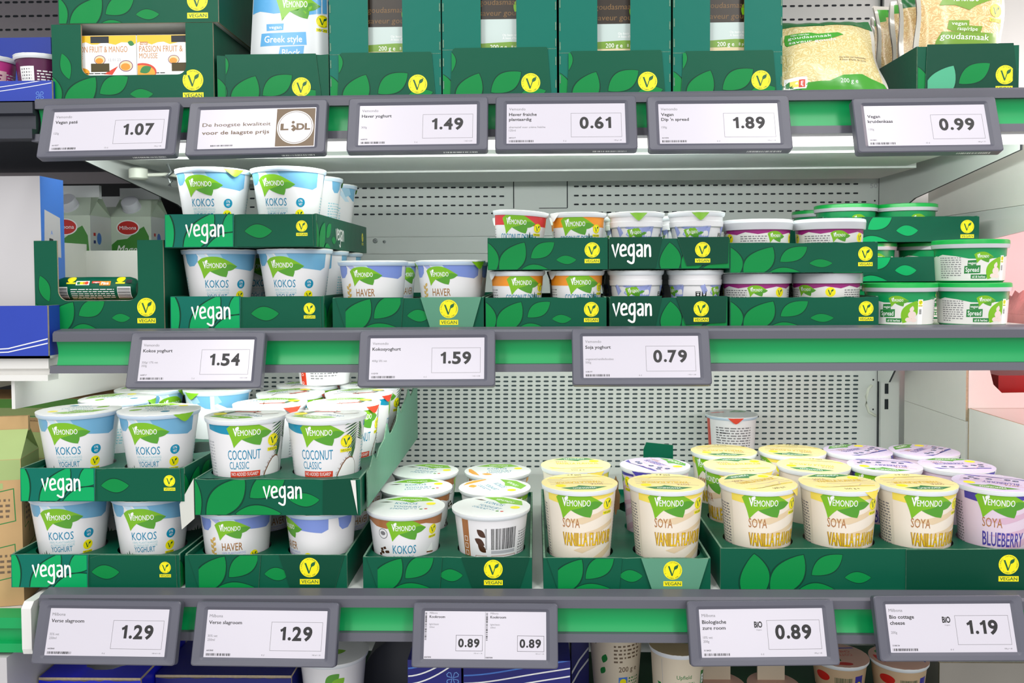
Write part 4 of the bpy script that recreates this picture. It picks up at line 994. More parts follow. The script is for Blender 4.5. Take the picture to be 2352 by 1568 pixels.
ct = T_('cardboard_tray', 'green tray with hand-drawn lettering holding the coconut classic cups with red strips', 447, 828, YF, zc, .370, .0400, fr_classic, ([565, 750], Y2, .0385, .0395, zcc + .0985), group=GT, cat='tray')
inv = ct.children[0].matrix_parent_inverse.copy()
m = MB(); r = random.Random(4); x1 = X_at(828, YF, zc + .02) + .0045
pts = [(.950, zc + .004), (1.36, zc + .004)]; n = 22
for k in range(n + 1):
    t = 1 - k / n; pts.append((.950 + .41*t, zc + .040 + .055*t + r.uniform(-.006, .006) + (.012 if k % 5 == 0 else 0)))
m.plate(pts, lambda u, v, d: Vector((x1 + d, u, v)), .0016, 'card_pale', 'fray', 'card_pale'); o = m.build('torn_side_flap', ct); o.matrix_parent_inverse = inv
m = MB(); xl = X_at(447, YF, zc + .02) - .001
m.plate([(0, .0), (.0, .044), (-.016, .016), (-.014, -.012)], lambda u, v, d: Vector((xl + u, YF + .002 + d, zc + v - .004)), .0015, 'card_white', 'card_edge', 'card_inner'); o = m.build('open_corner_flap', ct); o.matrix_parent_inverse = inv
stand('coconut', 565, 0, zcc, 'coconut classic cup with red strip at the front left of its tray', Y2, rot=5, lid=150)
stand('coconut', 750, 0, zcc, 'coconut classic cup with red strip at the front right of its tray', Y2, rot=-8, lid=150)
stand('coconut', 565, 1, zcc, 'coconut classic cup in the second row on the left, red lid tab at its right', Y2, rot=150, lid=-12)
stand('coconut', 750, 1, zcc, 'coconut classic cup in the second row on the right, side lettering partly hidden', Y2, rot=35, lid=0)
stand('coconut', 750, 2, zcc, 'coconut classic cup in the third row on the right, back print with thin blue lines', Y2, rot=100, lid=4)
stand('coconut', 565, 2, zcc, 'coconut classic cup hidden in the third row on the left', Y2, rot=60, lid=30)
stand('coconut', 565, 3, zcc, 'coconut classic cup hidden in the fourth row on the left', Y2, rot=60, lid=30)
stand('coconut', 750, 3, zcc, 'coconut classic cup in the fourth row on the right by the torn side flap', Y2, rot=20, lid=30)
put('redback', 752, 1.248, zcc + .0988, 'coconut cup with red icon stripe standing on the rear cups under the middle rail', rot=0, lid=0, Xw=X_at(746, 1.248, zcc + .10))
put('lowcoconut', 862, 1.248, zcc + .0988, 'coconut classic cup on top of the rear cups, mostly behind the 1.59 price tag', rot=48, lid=0, Xw=X_at(893, 1.248, zcc + .10))

Y3 = [.9785, 1.068, 1.157]
T_('cardboard_tray', 'green tray with six short coconut cups in the middle of the bottom shelf', 834, 1222, YF, z, .282, .0350, fr_flaps, ([932, 1128], Y3, .0385, .031, zf + .0755), group=GT)
stand('strac', 932, 0, zf, 'short coconut cup with brown band and leaf logo, front left of the middle tray', Y3, rot=2, lid=-6)
stand('strac', 1128, 0, zf, 'short coconut cup turned to its barcode, front right of the middle tray', Y3, rot=176, lid=-38)
stand('strac', 932, 1, zf, 'short coconut cup with dark brown rim, middle row left in the middle tray', Y3, rot=120, lid=6)
stand('mango', 1128, 1, zf, 'short coconut cup with orange rim and mango slice on its lid, middle row', Y3, rot=70, lid=-62)
stand('strac', 932, 2, zf, 'short coconut cup with black lid edge at the back left of the middle tray', Y3, rot=100, lid=-20)
stand('mango', 1128, 2, zf, 'short coconut cup with orange rim at the back right of the middle tray', Y3, rot=160, lid=0)

t4 = T_('cardboard_tray', 'green tray with a pale badge flap holding two tall vanilla cups in front', 1248, 1632, YF, z, .300, .0345, lambda W, h: fr_flaps(W, h, True), ([1331, 1530], Y2[:3], .0375, .028, zf + .1030), group=GT)
inv = t4.children[0].matrix_parent_inverse.copy()
m = MB(); yb = YF + .296; a, b = X_at(1478, yb, 1.05), X_at(1546, yb, 1.05)
m.plate([(0, 0), (b - a, 0), (b - a, .098), (.004, .102), (0, .092)], front_fn(a, yb, z), .002, 'card_green', 'fray', 'card_inner'); o = m.build('back_flap', t4); o.matrix_parent_inverse = inv
m = MB(); a = X_at(1420, 1.06, .99); rr = random.Random(2)
pts = [(.005*math.cos(2*PI*k/18)*rr.uniform(.7, 1.1), .024*math.sin(2*PI*k/18)*rr.uniform(.7, 1.1)) for k in range(18)]
m.plate(pts, lambda u, v, d: Vector((a + u, 1.09 + v*.5 + d*.3, z + .062 + v)), .0015, 'card_brown', 'card_edge', 'card_brown'); o = m.build('torn_board', t4); o.matrix_parent_inverse = inv
stand('vanilla', 1331, 0, zf, 'tall vanilla soy cup at the front left of the tray with the pale badge flap', Y2, rot=-2, lid=-172)
stand('vanilla', 1530, 0, zf, 'tall vanilla soy cup standing above the pale badge flap', Y2, rot=8, lid=178)
stand('vanilla', 1331, 1, zf, 'tall vanilla soy cup behind the front left one in the pale flap tray', Y2, rot=112, lid=2)
stand('blueberry', 1530, 1, zf, 'tall blueberry soy cup behind the cup above the pale badge flap', Y2, rot=-108, lid=-62)

def fr_big(W, h):
    f = Art().add(leaves(W, h, 'leaf_mid', 0, .82*h))
    f.oleaf('leaf_mid', .80*h, -.4*h, .78*h, .85*h, .26, 0)
    w0 = 1.82*h*2.28
    return f, [('front_flap', [(w0 + .010, .0006), (W - .001, .0006), (W - .001, h), (w0 + .010, h - .001)], 'card_deep', Art().add(badge(.235*h), X_at(2315, YF, z + .02) - X_at(1655, YF, z + .02), .63*h, dl=0), .0014)]
Y5 = [.977, 1.065, 1.153, 1.24]
t5 = T_('cardboard_tray', 'long dark green tray holding twelve tall soy cups at the right of the bottom shelf', 1655, 2424, YF, z, .300, .0450, fr_big, ([1740, 1926, 2104, 2284], Y5[:3], .0380, .0415, zf + .1030), group=GT, side=Art().add(badge(.0105), .018, .029, dl=0))
V = [('vanilla', 1740, 0, 'front row, first from the pale badge flap', 13, 30), ('vanilla', 1926, 0, 'front row, second from the pale badge flap', 10, 6), ('vanilla', 2104, 0, 'front row, third from the pale badge flap', 20, -176), ('blueberry', 2284, 0, 'front row at the right edge of the picture', 10, 150),
     ('vanilla', 1740, 1, 'second row, leftmost, leaf logo on its side', -55, 4), ('vanilla', 1926, 1, 'second row, second from left, small print', 110, 158), ('blueberry', 2104, 1, 'second row, third from its left end', -18, 164), ('blueberry', 2284, 1, 'second row, rightmost, white rear label', 150, 0),
     ('vanilla', 1740, 2, 'third row, leftmost, behind the second row', -30, 176), ('vanilla', 1926, 2, 'third row, second from left, green logo', -72, 165), ('blueberry', 2104, 2, 'third row, third from its left end', 170, 34), ('blueberry', 2284, 2, 'third row, rightmost, by the white meat crates', 160, 44)]
for key, px, rw, lab, rt, ld in V:
    stand(key, px, rw, zf, 'tall %s soy cup, long tray, %s' % (key, lab), Y5, rot=rt, lid=ld)
put('papercup', 1680, 1.40, z, 'lone pale cup with small print and a red lid tab against the back panel', rot=6, lid=0)

# ------------------------------------------------------------------ middle shelf
GM = 'cardboard trays on the middle shelf'
z = D_MID; zf = z + .0024; YF = .9975
YM = [1.049, 1.141, 1.233]
T_('cardboard_tray', 'green tray with hand-drawn lettering standing on the middle shelf beside the pate display box', 392, 744, YF, z, .300, .0390, fr_split, ([505, 678], YM, .0375, .032, zf + .0915), side=SIDE, group=GM)
stand('kokos', 505, 0, zf, 'coconut cup on the middle shelf, lower tier, front left, logo turned right', YM, rot=10, lid=150)
stand('kokos', 678, 0, zf, 'coconut cup on the middle shelf, lower tier, front right, beside the oat cups', YM, rot=-4, lid=150)
stand('kokos', 505, 1, zf, 'coconut cup on the middle shelf, lower tier, hidden behind the front left one', YM, rot=40, lid=150)
stand('kokos', 678, 1, zf, 'coconut cup on the middle shelf, lower tier, second row right, beside the oat cups', YM, rot=-30, lid=150)
stand('kokos', 678, 2, zf, 'coconut cup on the middle shelf, lower tier, third row right', YM, rot=-30, lid=150)
stand('kokos', 505, 2, zf, 'coconut cup on the middle shelf, lower tier, hidden in the third row left', YM, rot=-30, lid=150)
zu = z + .0952; zuf = zu + .0024
T_('cardboard_tray', 'green tray with hand-drawn lettering stacked above the coconut cups of the middle shelf', 379, 726, YF, zu, .300, .0385, fr_split, ([491, 663], YM, .0375, .032, zuf + .0915), side=SIDE, group=GM)
stand('kokos', 491, 0, zuf, 'coconut cup in the top tray of the middle shelf, front left', YM, rot=-4, lid=20)
stand('kokos', 663, 0, zuf, 'coconut cup in the top tray of the middle shelf, front right', YM, rot=-8, lid=-130)
stand('kokos', 663, 1, zuf, 'coconut cup in the top tray of the middle shelf, second row right', YM, rot=-40, lid=90)
stand('kokos', 663, 2, zuf, 'coconut cup in the top tray of the middle shelf, third row right', YM, rot=-100, lid=90)
YH = [1.045, 1.133, 1.221]
T_('cardboard_tray', 'green tray with a pale badge flap holding oat cups on the middle shelf', 764, 1111, YF, z, .280, .0365, lambda W, h: fr_flaps(W, h, True), ([857, 1035], YH, .0375, .031, zf + .0765), group=GM)
stand('haver', 857, 0, zf, 'oat yoghurt cup on the middle shelf beside the coconut cups', YH, rot=-3, lid=150)
stand('haver', 1035, 0, zf, 'oat yoghurt cup on the middle shelf above the pale badge flap', YH, rot=-6, lid=10)
stand('haver', 857, 1, zf, 'oat yoghurt cup on the middle shelf, second row left, seen in the gap', YH, rot=62, lid=40)
stand('haver', 1035, 1, zf, 'oat yoghurt cup on the middle shelf, second row right', YH, rot=20, lid=40)
YD = [1.034, 1.104, 1.174]
dk = lambda a, b, zz: ([a, b], YD, .0305, .030, zz + .0635)
T_('cardboard_tray', 'green leaf print tray on the middle shelf holding the lower dessert cups', 1115, 1393, YF, z, .215, .0360, fr_leaves, dk(1188, 1324, zf), group=GM)
stand('dessert', 1188, 0, zf, 'orange banded dessert cup, lower tier, beside the oat cups', YD, rot=18)
stand('dessert', 1324, 0, zf, 'orange banded dessert cup, lower tier, beside the small ridged pots', YD, rot=18)
for i, px in enumerate((1188, 1324)):
    for rw in (1, 2): stand('dessert', px, rw, zf, 'orange banded dessert cup hidden in the lower tray, %s row %s' % (('second', 'third')[rw - 1], ('left', 'right')[i]), YD, rot=60)
zu = z + .0672
T_('cardboard_tray', 'green leaf print tray stacked on dessert cups, level with a tilted red cup', 1120, 1396, YF, zu, .215, .0370, fr_leaves, dk(1189, 1328, zu + .0024), group=GM)
stand('cherry', 1189, 0, zu + .0050, 'tilted red banded dessert cup with brown lid tab, upper tier', YD, rot=-2, lid=-110, tilt=(0, 3.5))
stand('dessert', 1328, 0, zu + .0024, 'orange banded dessert cup in the upper tray beside the red one', YD, rot=0)
stand('dessert', 1189, 1, zu + .0024, 'orange banded dessert cup in the upper tray behind the red one', YD, rot=60)
stand('dessert', 1328, 1, zu + .0024, 'orange banded dessert cup in the upper tray, second row right', YD, rot=60)
T_('cardboard_tray', 'green tray with big hand-drawn lettering standing on the middle shelf', 1400, 1671, YF, z, .215, .0350, fr_word, dk(1460, 1596, zf), group=GM)
stand('small', 1460, 0, zf, 'small white ridged pot in the lower tier, leaf logo in front', YD, rot=0, lid=180)
stand('small', 1596, 0, zf, 'small white ridged pot in the lower tier turned to two black icons', YD, rot=-62, lid=180)
stand('small', 1460, 1, zf, 'small white ridged pot hidden in the lower tier, second row left', YD, rot=30, lid=180)
stand('small', 1596, 1, zf, 'small white ridged pot hidden in the lower tier, second row right', YD, rot=30, lid=180)
stand('small', 1460, 2, zf, 'small white ridged pot hidden in the lower tier, third row left', YD, rot=30, lid=180)
stand('small', 1596, 2, zf, 'small white ridged pot hidden in the lower tier, third row right', YD, rot=30, lid=180)
T_('cardboard_tray', 'green tray with big hand-drawn lettering stacked on small ridged pots', 1398, 1676, YF, zu, .215, .0350, fr_word, dk(1461, 1599, zu + .0024), group=GM)
stand('small', 1461, 0, zu + .0024, 'small white ridged pot in the upper tier, nearest the dessert cups', YD, rot=4, lid=-10)
stand('small', 1599, 0, zu + .0024, 'small white ridged pot in the upper tier, nearest the magenta tubs', YD, rot=-4, lid=-10)
stand('small', 1461, 1, zu + .0024, 'small white ridged pot in the upper tier, second row left', YD, rot=44)
stand('small', 1599, 1, zu + .0024, 'small white ridged pot in the upper tier, second row right', YD, rot=44)
YP = [1.043, 1.128]
fl = lambda W, h: fr_leaves(W, h, 1.22, 'leaf_mid', .40*h)
T_('cardboard_tray', 'green leaf print tray standing on the middle shelf under the magenta tubs', 1677, 2018, YF, z, .180, .0350, fl, ([1736, 1897], YP, .0400, .030, zf + .059), group=GM)
stand('purpleclear', 1736, 0, zf, 'magenta tub with clear lid in the lower tier, beside the small ridged pots', YP, rot=-3)
stand('purpleclear', 1897, 0, zf, 'magenta tub with clear lid in the lower tier, beside the green spread tubs', YP, rot=-40)
stand('purpleclear', 1736, 1, zf, 'magenta tub with clear lid hidden in the lower tier, second row left', YP, rot=20)
stand('purpleclear', 1897, 1, zf, 'magenta tub with clear lid hidden in the lower tier, second row right', YP, rot=20)
zp = z + .0622
T_('cardboard_tray', 'green leaf print tray stacked on clear lidded magenta tubs', 1677, 2016, YF, zp, .180, .0345, fl, ([1738, 1904], YP, .0400, .030, zp + .061), group=GM)
stand('purple', 1738, 0, zp + .0024, 'magenta tub with white lid in the upper tray, turned to its small print', YP, rot=30)
stand('purple', 1904, 0, zp + .0024, 'magenta tub with white lid in the upper tray, leaf logo at its right', YP, rot=14)
# spread tubs at the right end
put('green', 2066, 1.036, z, 'green lidded spread tub on the shelf beside the magenta tubs', rot=-10)
put('green', 2233, 1.034, z, 'green lidded spread tub at the right end, carrying another tub', rot=14)
put('green', 2228, 1.036, z + .0494, 'green lidded spread tub on top of another tub at the right end', rot=14)
yt = 1.160
for px in (1985, 2132): put('green', px, yt + .044, z, 'green lidded spread tub carrying the rear trays, %s of two' % ('left' if px == 1985 else 'right'), rot=20)
zA = z + .0497; zB = zA + .0520
dkg = None
fg = lambda W, h: (Art().oleaf('leaf_bright', .5*h, -.35*h, 1.45*h, 1.1*h, .30, 0).oleaf('leaf_bright', 1.75*h, .5*h, 2.7*h, 1.1*h, .26, 0).oleaf('leaf_bright', 2.85*h, .44*h, 3.7*h, .44*h, .24, 0).oleaf('leaf_bright', 1.3*h, -.02*h, 2.6*h, -.02*h, .2, 0).add(badge(.26*h), W - .46*h, .58*h, dl=4), [])
T_('cardboard_tray', 'green leaf print tray of spread tubs, lower of the two behind the right end tubs', 1890, 2250, yt, zA, .092, .0330, fg, dkg, group=GM)
put('green', 1985, yt + .047, zA + .0024, 'green lidded spread tub in the lower rear tray, nearer the magenta tubs', rot=20)
put('green', 2134, yt + .047, zA + .0024, 'green lidded spread tub in the lower rear tray behind the stacked tub', rot=20)
T_('cardboard_tray', 'green leaf print tray of spread tubs, uppermost of the two behind the right end tubs', 1890, 2249, yt, zB, .092, .0335, fg, dkg, group=GM)
put('green', 1934, yt + .047, zB + .0024, 'green lidded spread tub in the uppermost rear tray, on its left', rot=20, Xw=X_at(1942, yt + .047, zB + .049))
put('green', 2078, yt + .047, zB + .0024, 'green lidded spread tub in the uppermost rear tray, on its right', rot=20, Xw=X_at(2078, yt + .047, zB + .049))
for k in range(3):
    T_('cardboard_tray', 'plain green tray far back behind the magenta tubs, %s of three' % ('lowest', 'middle', 'top')[k], 1812, 1990, 1.29, z + .0515*k + .0003, .092, .0505 if k < 2 else .0300, lambda W, h: (Art().add(badge(.0035), W*.82, h*.6), []), None, group=GM)
put('green', 1884, 1.335, z + .103 + .0024, 'green lidded spread tub in the small tray far back behind the magenta tubs', rot=20)

# pate display box
def ubox(name, label, x0, x1, yf, z, D, h, cl, cr, cb, art, inner, rad=.012, color='card_green', group=None, sidec=None):
    W = x1 - x0; t = .0024; root = thing(name, label, 'display box', ((x0+x1)/2, yf + D/2, z), 0, group); inv = Matrix.Translation((-(x0+x1)/2, -(yf + D/2), -z))
    poly = [(0, 0), (W, 0), (W, h), (cr, h)]
    for k in range(7): a = -k * PI/12; poly.append((cr - rad + rad*math.cos(a), cb + rad + rad*math.sin(a)))
    for k in range(7): a = -PI/2 - k * PI/12; poly.append((cl + rad + rad*math.cos(a), cb + rad + rad*math.sin(a)))
    poly += [(cl, h), (0, h)]
    m = MB(); m.plate(poly, front_fn(x0, yf, z), t, color, 'card_edge', inner)
    for c in ((.0006, .0006, W - .0006, cb - .0006), (.0006, cb - .0006, cl - .0006, h - .0006), (cr + .0006, cb - .0006, W - .0006, h - .0006)): m.art(art.bake(c), front_fn(x0, yf, z))
    o = m.build('front_board', root); o.matrix_parent_inverse = inv
    m = MB()
    for X, sg in ((x0, -1), (x1, 1)): m.plate([(t, 0), (D, 0), (D, h), (t, h)], (lambda X, sg: lambda u, v, d: Vector((X + sg*d, yf + u, z + v)))(X, sg), t, color, 'card_edge', inner)
    hb = h * .92
    m.plate([(t, 0), (W - t, 0), (W - t, hb), (t, hb)], front_fn(x0, yf + D - t, z), t, inner, 'card_edge', color); m.box((x0 + t, yf + t, z), (x1 - t, yf + D - t, z + t), inner)
    m.box((x0 + W*.64, yf + D - t - .0008, z + t), (x0 + W*.64 + .0006, yf + D - t, z + hb*.93), 'ink_grey')
    o = m.build('box_body', root); o.matrix_parent_inverse = inv
    return root
x0, x1 = X_at(80, YF, z + .05), X_at(376, YF, z + .05); W = x1 - x0; h = .1045
ua = Art().oleaf('leaf_mid', .0165, .034, .0065, .064, .20, 0).oleaf('leaf_mid', .0015, -.010, -.003, .034, .25, 0).oleaf('leaf_mid', .0115, -.010, .0445, .033, .25, 0).oleaf('leaf_mid', .0510, .0175, .0815, .0335, .27, 0).oleaf('leaf_mid', .0900, .0145, .1115, .0145, .22, 0).oleaf('leaf_mid', .040, -.001, .075, -.001, .24, 0)
ua.add(badge(.0108), X_at(336, YF, z + .03) - x0, .0268, dl=3)
ubox('display_box', 'tall green cut-out display box holding pate rolls at the left of the middle shelf', x0, x1, YF, z, .115, h, X_at(133, YF, z + .05) - x0, X_at(317, YF, z + .05) - x0, .0345, ua, 'card_inner')
def roll(label, X, Y, z, L, R, rot, body):
    root = thing('pate_roll', label, 'sausage', (X, Y, z + R), 0, None); m = MB()
    prof = [(.0006, -L/2 + .0005), (R*.55, -L/2), (R*.86, -L/2 + .004), (R, -L/2 + .010), (R*1.01, 0), (R, L/2 - .010), (R*.86, L/2 - .004), (R*.55, L/2), (.0006, L/2 - .0005)]
    m.lathe(prof, body, 40, cap0=True, cap1=True)
    a = Art(); 
    for s in (-1, 1):
        a.rect('ink_white', s*L*.385 - .008, -.0125, s*L*.385 + .008, .0030, 0)
        for k in range(11): a.rect('ink_black', s*L*.385 - .0075, -.0120 + .0013*k, s*L*.385 + .0075, -.0120 + .0013*k + (.0006 if k % 3 else .0009), 1)
        a.rect('ink_black', s*L*.36 + .004, .0075, s*L*.36 + .011, .0125, 0).disc('badge_yellow', s*L*.30 + .003, .0135, .005, 0).rect('badge_yellow', s*L*.30 - .002, .0065, s*L*.30 + .009, .0085, 0)
    a.para('ink_white', -.026, -.0005, .052, 6, .0026, 0, 2, .35).rect('ink_white', -.020, .0050, -.004, .0105, 0).rect('logo_deep', -.0185, .0058, -.0150, .0092, 1).rect('badge_yellow', -.015, .0058, -.0115, .0092, 1).rect('orange', -.0115, .0058, -.008, .0092, 1).disc('red_strip', -.0070, .0077, .0020, 1)
    a.rect('red_strip', -.001, .0072, .0095, .0102, 0).text('ink_white', 'vegan', .0005, .0077, .0018, 1, w=.0075, bold=.01).rect('orange', .0085, .0045, .0215, .0100, 1).text('ink_white', 'P\u00e2t\u00e9', .0105, .0056, .0032, 2, w=.0088, bold=.02)
    st = a.bake(); cyl = lambda u, v, l: Vector(((R*1.012 + .00008*l) * -math.sin(v / R - .05), -(R*1.012 + .00008*l) * math.cos(v / R - .05), u))
    # subdivide the print round the roll
    b2 = []
    bt = Art(); bt.it = [(q[0], q[1], [(y, x) for x, y in q[2]], q[3], 10**6 + i) for i, q in enumerate(st)]
    for mm, l, Vv, Fc in bt.bake(None, .0022): b2.append((mm, l, [(y, x) for x, y in Vv], Fc))
    m.art(b2, cyl, True)
    o = m.build('casing', root, sharp=40); o.rotation_euler = (0, PI/2, 0); o.rotation_euler = Matrix(((0, 0, 1), (0, 1, 0), (-1, 0, 0))).to_euler()
    o.rotation_euler.rotate_axis('Z', math.radians(rot)) if rot else None
    return root
xc = X_at(229, 1.03, z + .05)
# the print wraps the roll: v runs upward on the side facing the aisle
roll('green pate roll with white barcodes lying on top in the cut-out display box', xc, 1.026, z + .0345, .098, .0138, 0, 'card_green')
roll('pate roll lying underneath the top one in the cut-out display box', xc + .002, 1.020, z + .0050, .098, .0138, -60, 'orange')
roll('pate roll lying at the back in the cut-out display box', xc - .001, 1.060, z + .0050, .098, .0138, -60, 'card_green')
# ------------------------------------------------------------------ top shelf
z = D_TOP; YF = .9815
def carton_art(W, h, bx): 
    a = Art().oleaf('leaf_mid', .0195, .027, .0115, .056, .20, 0).oleaf('leaf_mid', .002, -.012, -.003, .032, .25, 0).oleaf('leaf_mid', .013, -.012, .0495, .029, .25, 0).oleaf('leaf_mid', .054, .0105, .0865, .0290, .27, 0).oleaf('leaf_mid', .0885, .0095, .1150, .0095, .21, 0).oleaf('leaf_mid', .045, -.003, .078, -.003, .2, 0)
    return a.add(badge(.0118), bx, .0245, dl=3)
for lab, pl, pr, zz, cb in (('green cut-out carton with mango packs showing in its window on the top shelf', 120, 490, z, .031), ('green carton stacked on the cut-out carton with the mango packs', 133, 500, z + .0890, .060)):
    x0, x1 = X_at(pl, YF, zz + .04), X_at(pr, YF, zz + .04)
    ubox('display_box', lab, x0, x1, YF, zz, .145, .0885, (X_at(187, YF, zz + .05) if cb < .05 else x0 + .05) - x0, (X_at(427, YF, zz + .05) if cb < .05 else x1 - .05) - x0, cb, carton_art(x1 - x0, .0885, X_at(443 if cb < .05 else 453, YF, zz + .03) - x0), 'card_inner', .010, 'card_green', 'cut-out cartons on the top shelf')
def sleeve(label, pl, pr, Y, z, h, D, head, sub, seed):
    x0, x1 = X_at(pl, Y, z + h/2), X_at(pr, Y, z + h/2); W = x1 - x0
    root = thing('dessert_sleeve', label, 'dessert pack', ((x0 + x1)/2, Y + D/2, z), 0, 'mango packs in the cut-out carton'); inv = Matrix.Translation((-(x0+x1)/2, -(Y + D/2), -z))
    m = MB(); m.box((x0, Y, z), (x1, Y + D, z + h), 'ink_white')
    a = Art(); n = 10
    a.poly('mousse_yellow', [(0, h), (0, h - .009)] + [(W*(k + .5)/n, h - .009 + .0018*math.sin(k*1.9 + seed)) for k in range(n)] + [(W, h - .009), (W, h)], 0)
    a.text('mousse_type', head, .0025 if seed else .0035, h - .0190, .0068, 1, w=.0500 if seed else .0545, bold=.006)
    a.text('mousse_type', sub, .0025 if seed else .0030, h - .0262, .0058, 1, w=.021 if seed else .0035, bold=.006)
    if seed: a.rect('mousse_type', .0035, h - .0110, .0125, h - .0075, 1).text('ink_white', 'vegan', .0080, h - .0103, .0022, 2, 'C', w=.0076, bold=.01)
    for x, y, s in (((.042, .0465, .0065),) if seed else ((.026, .0470, .0065), (.056, .0400, .0080))):
        a.disc('beet', x, y, s, 1, s*.8).disc('pack_cream', x, y, s*.9, 2, s*.7).disc('orange', x - .0005, y - .001, s*.68, 3, s*.5)
    if seed: a.disc('red_strip', .006, .0330, .016, 1, .0100).disc('mango', .005, .0315, .0155, 2, .0092).leaf('logo_deep', .003, .0325, .016, .0385, .3, 4)
    else: a.poly('red_strip', [(.030, .0310), (.047, .0400), (.040, .0300)], 1).disc('mango', .005, .0330, .009, 1, .005).leaf('logo_deep', .0585, .0668, .0660, .0640, .35, 1).text('ink_pale', '12.01.23', .036, .0455, .0030, 1)
    for yy in (h - .0085, .0335): a.rect('slot_olive' if yy < .05 else 'seam_dark', W*.23 if not seed else W*.58, yy, W*.54 if not seed else W*.90, yy + .0075 + (.002 if yy < .05 else 0), 5)
    a.para('ink_black', .006, .0312, W*.85, 1, .0022, 1, seed + 3)
    m.art(a.bake((.0003, .0003, W - .0003, h - .0002)), front_fn(x0, Y, z)); o = m.build('sleeve', root); o.matrix_parent_inverse = inv
    return root
sleeve('white and yellow mango dessert pack reading FRUIT & MANGO in the cut-out carton', 178, 314, YF + .006, z + .0027, .0745, .07, 'ON FRUIT & MANGO', 'E', 0)
sleeve('white and yellow dessert pack reading PASSION FRUIT in the cut-out carton', 315.5, 452, YF + .006, z + .0027, .0745, .07, 'PASSION FRUIT &', 'MOUSSE', 1)

def fr_top(bx):
    def f(W, h):
        a = Art().oleaf('leaf_mid', .020, -.014, .044, .0275, .30, 0).oleaf('leaf_mid', .052, .006, .0855, .0280, .27, 0).oleaf('leaf_mid', .092, .0035, .122, .0065, .22, 0).oleaf('leaf_mid', .0085, .0265, .0035, .054, .28, 0).oleaf('leaf_mid', .001, -.01, -.001, .027, .30, 0)
        return Art().oleaf('leaf_mid', .001, -.01, -.001, .027, .30, 0), [('front_flap', [(.010, .0006), (W - .008, .0006), (W - .014, h), (.010, h)], 'card_green', a.add(badge(.0106, True), bx - .0, .0150, dl=3), .0016)]
    return f
x0, x1 = X_at(499, YF, z + .02), X_at(755, YF, z + .02)
f, fl = fr_top(X_at(693, YF, z + .02) - x0)(x1 - x0, .052)
tray('cardboard_tray', 'green tray on the top shelf holding the white and blue cheese block packs', x0, x1, YF, z, .20, .0520, f, fl, None, group='green cartons on the top shelf')
def block_pack(label, xa, xb, Y, z, h, art):
    root = thing('cheese_pack', label, 'cheese pack', ((xa + xb)/2, Y, z), 0, 'block packs on the top shelf'); W = xb - xa; m = MB(); n, q = 16, 14
    def P(i, j, s):
        u, v = i/n, j/q; t = .011 * (1 - abs(2*u - 1)**4) * (1 - abs(2*v - 1)**6) + .0008
        lean = .012 * v
        return Vector((-W/2 + W*u*(1 - .10*v) + W*.05*v*1.3, s * t + lean, h * v))
    for s in (-1, 1):
        g = [[m.bm.verts.new(P(i, j, s)) for j in range(q + 1)] for i in range(n + 1)]
        for i in range(n):
            for j in range(q):
                f = m.bm.faces.new((g[i][j], g[i+1][j], g[i+1][j+1], g[i][j+1])); f.material_index = m.mi('pack_white'); f.smooth = True
    def fn(x, y, l):
        u, v = min(1, max(0, x / W)), min(1, max(0, y / h)); p = P(u*n, v*q, -1); return p + Vector((0, -.00005 - EPS*l, 0))
    b = []
    for mm, l, Vv, Fc in art.bake((.001, .001, W - .001, h - .001), .006): b.append((mm, l, [(yy, xx) for xx, yy in Vv], Fc))
    c = []
    for i, (mm, l, Vv, Fc) in enumerate(b):
        A2 = Art(); A2.it = [(mm, 0, Vv, Fc, 1)]
        c += [(m3, l, [(yy, xx) for xx, yy in V3], F3) for m3, l3, V3, F3 in A2.bake(None, .006)]
    m.art(c, fn, True); m.build('wrapper', root); return root
W = .0945; ga = Art()
ga.poly('pack_sky', [(0, .16), (0, .0985), (.012, .1000), (.03, .0965), (.05, .0980), (.072, .0945), (.098, .0990), (.098, .16)], 0)
ga.add(logo(.054), .060, .1035, dl=1).poly('pack_sky', [(.022, .0765), (.0215, .0845), (.043, .0850), (.0425, .0772)], 1).text('ink_white', 'vegan', .0325, .0790, .0036, 2, 'C', w=.0155, bold=.01)
ga.poly('pack_sky', [(.0145, .0590), (.0155, .0738), (.070, .0750), (.071, .0600)], 1).text('ink_white', 'Greek style', .0425, .0632, .0075, 2, 'C', w=.046, bold=.012).poly('pack_sky', [(.036, .040), (.039, .0580), (.068, .0590), (.066, .040)], 1).text('ink_white', 'Block', .0525, .0475, .0075, 2, 'C', w=.022, bold=.012)
ga.add(badge(.0072), .089, .0885, dl=3)
ga = Art().add(ga, 0, .004)
for i in range(3): block_pack('white and blue Greek style cheese block pack, %s' % ('in front, lettering readable above its tray', 'second behind the readable one', 'third behind the readable one')[i], X_at(556, YF, z) - .001, X_at(556, YF, z) - .001 + W, YF + .0245 + .032*i, z + .0030, .150, ga)

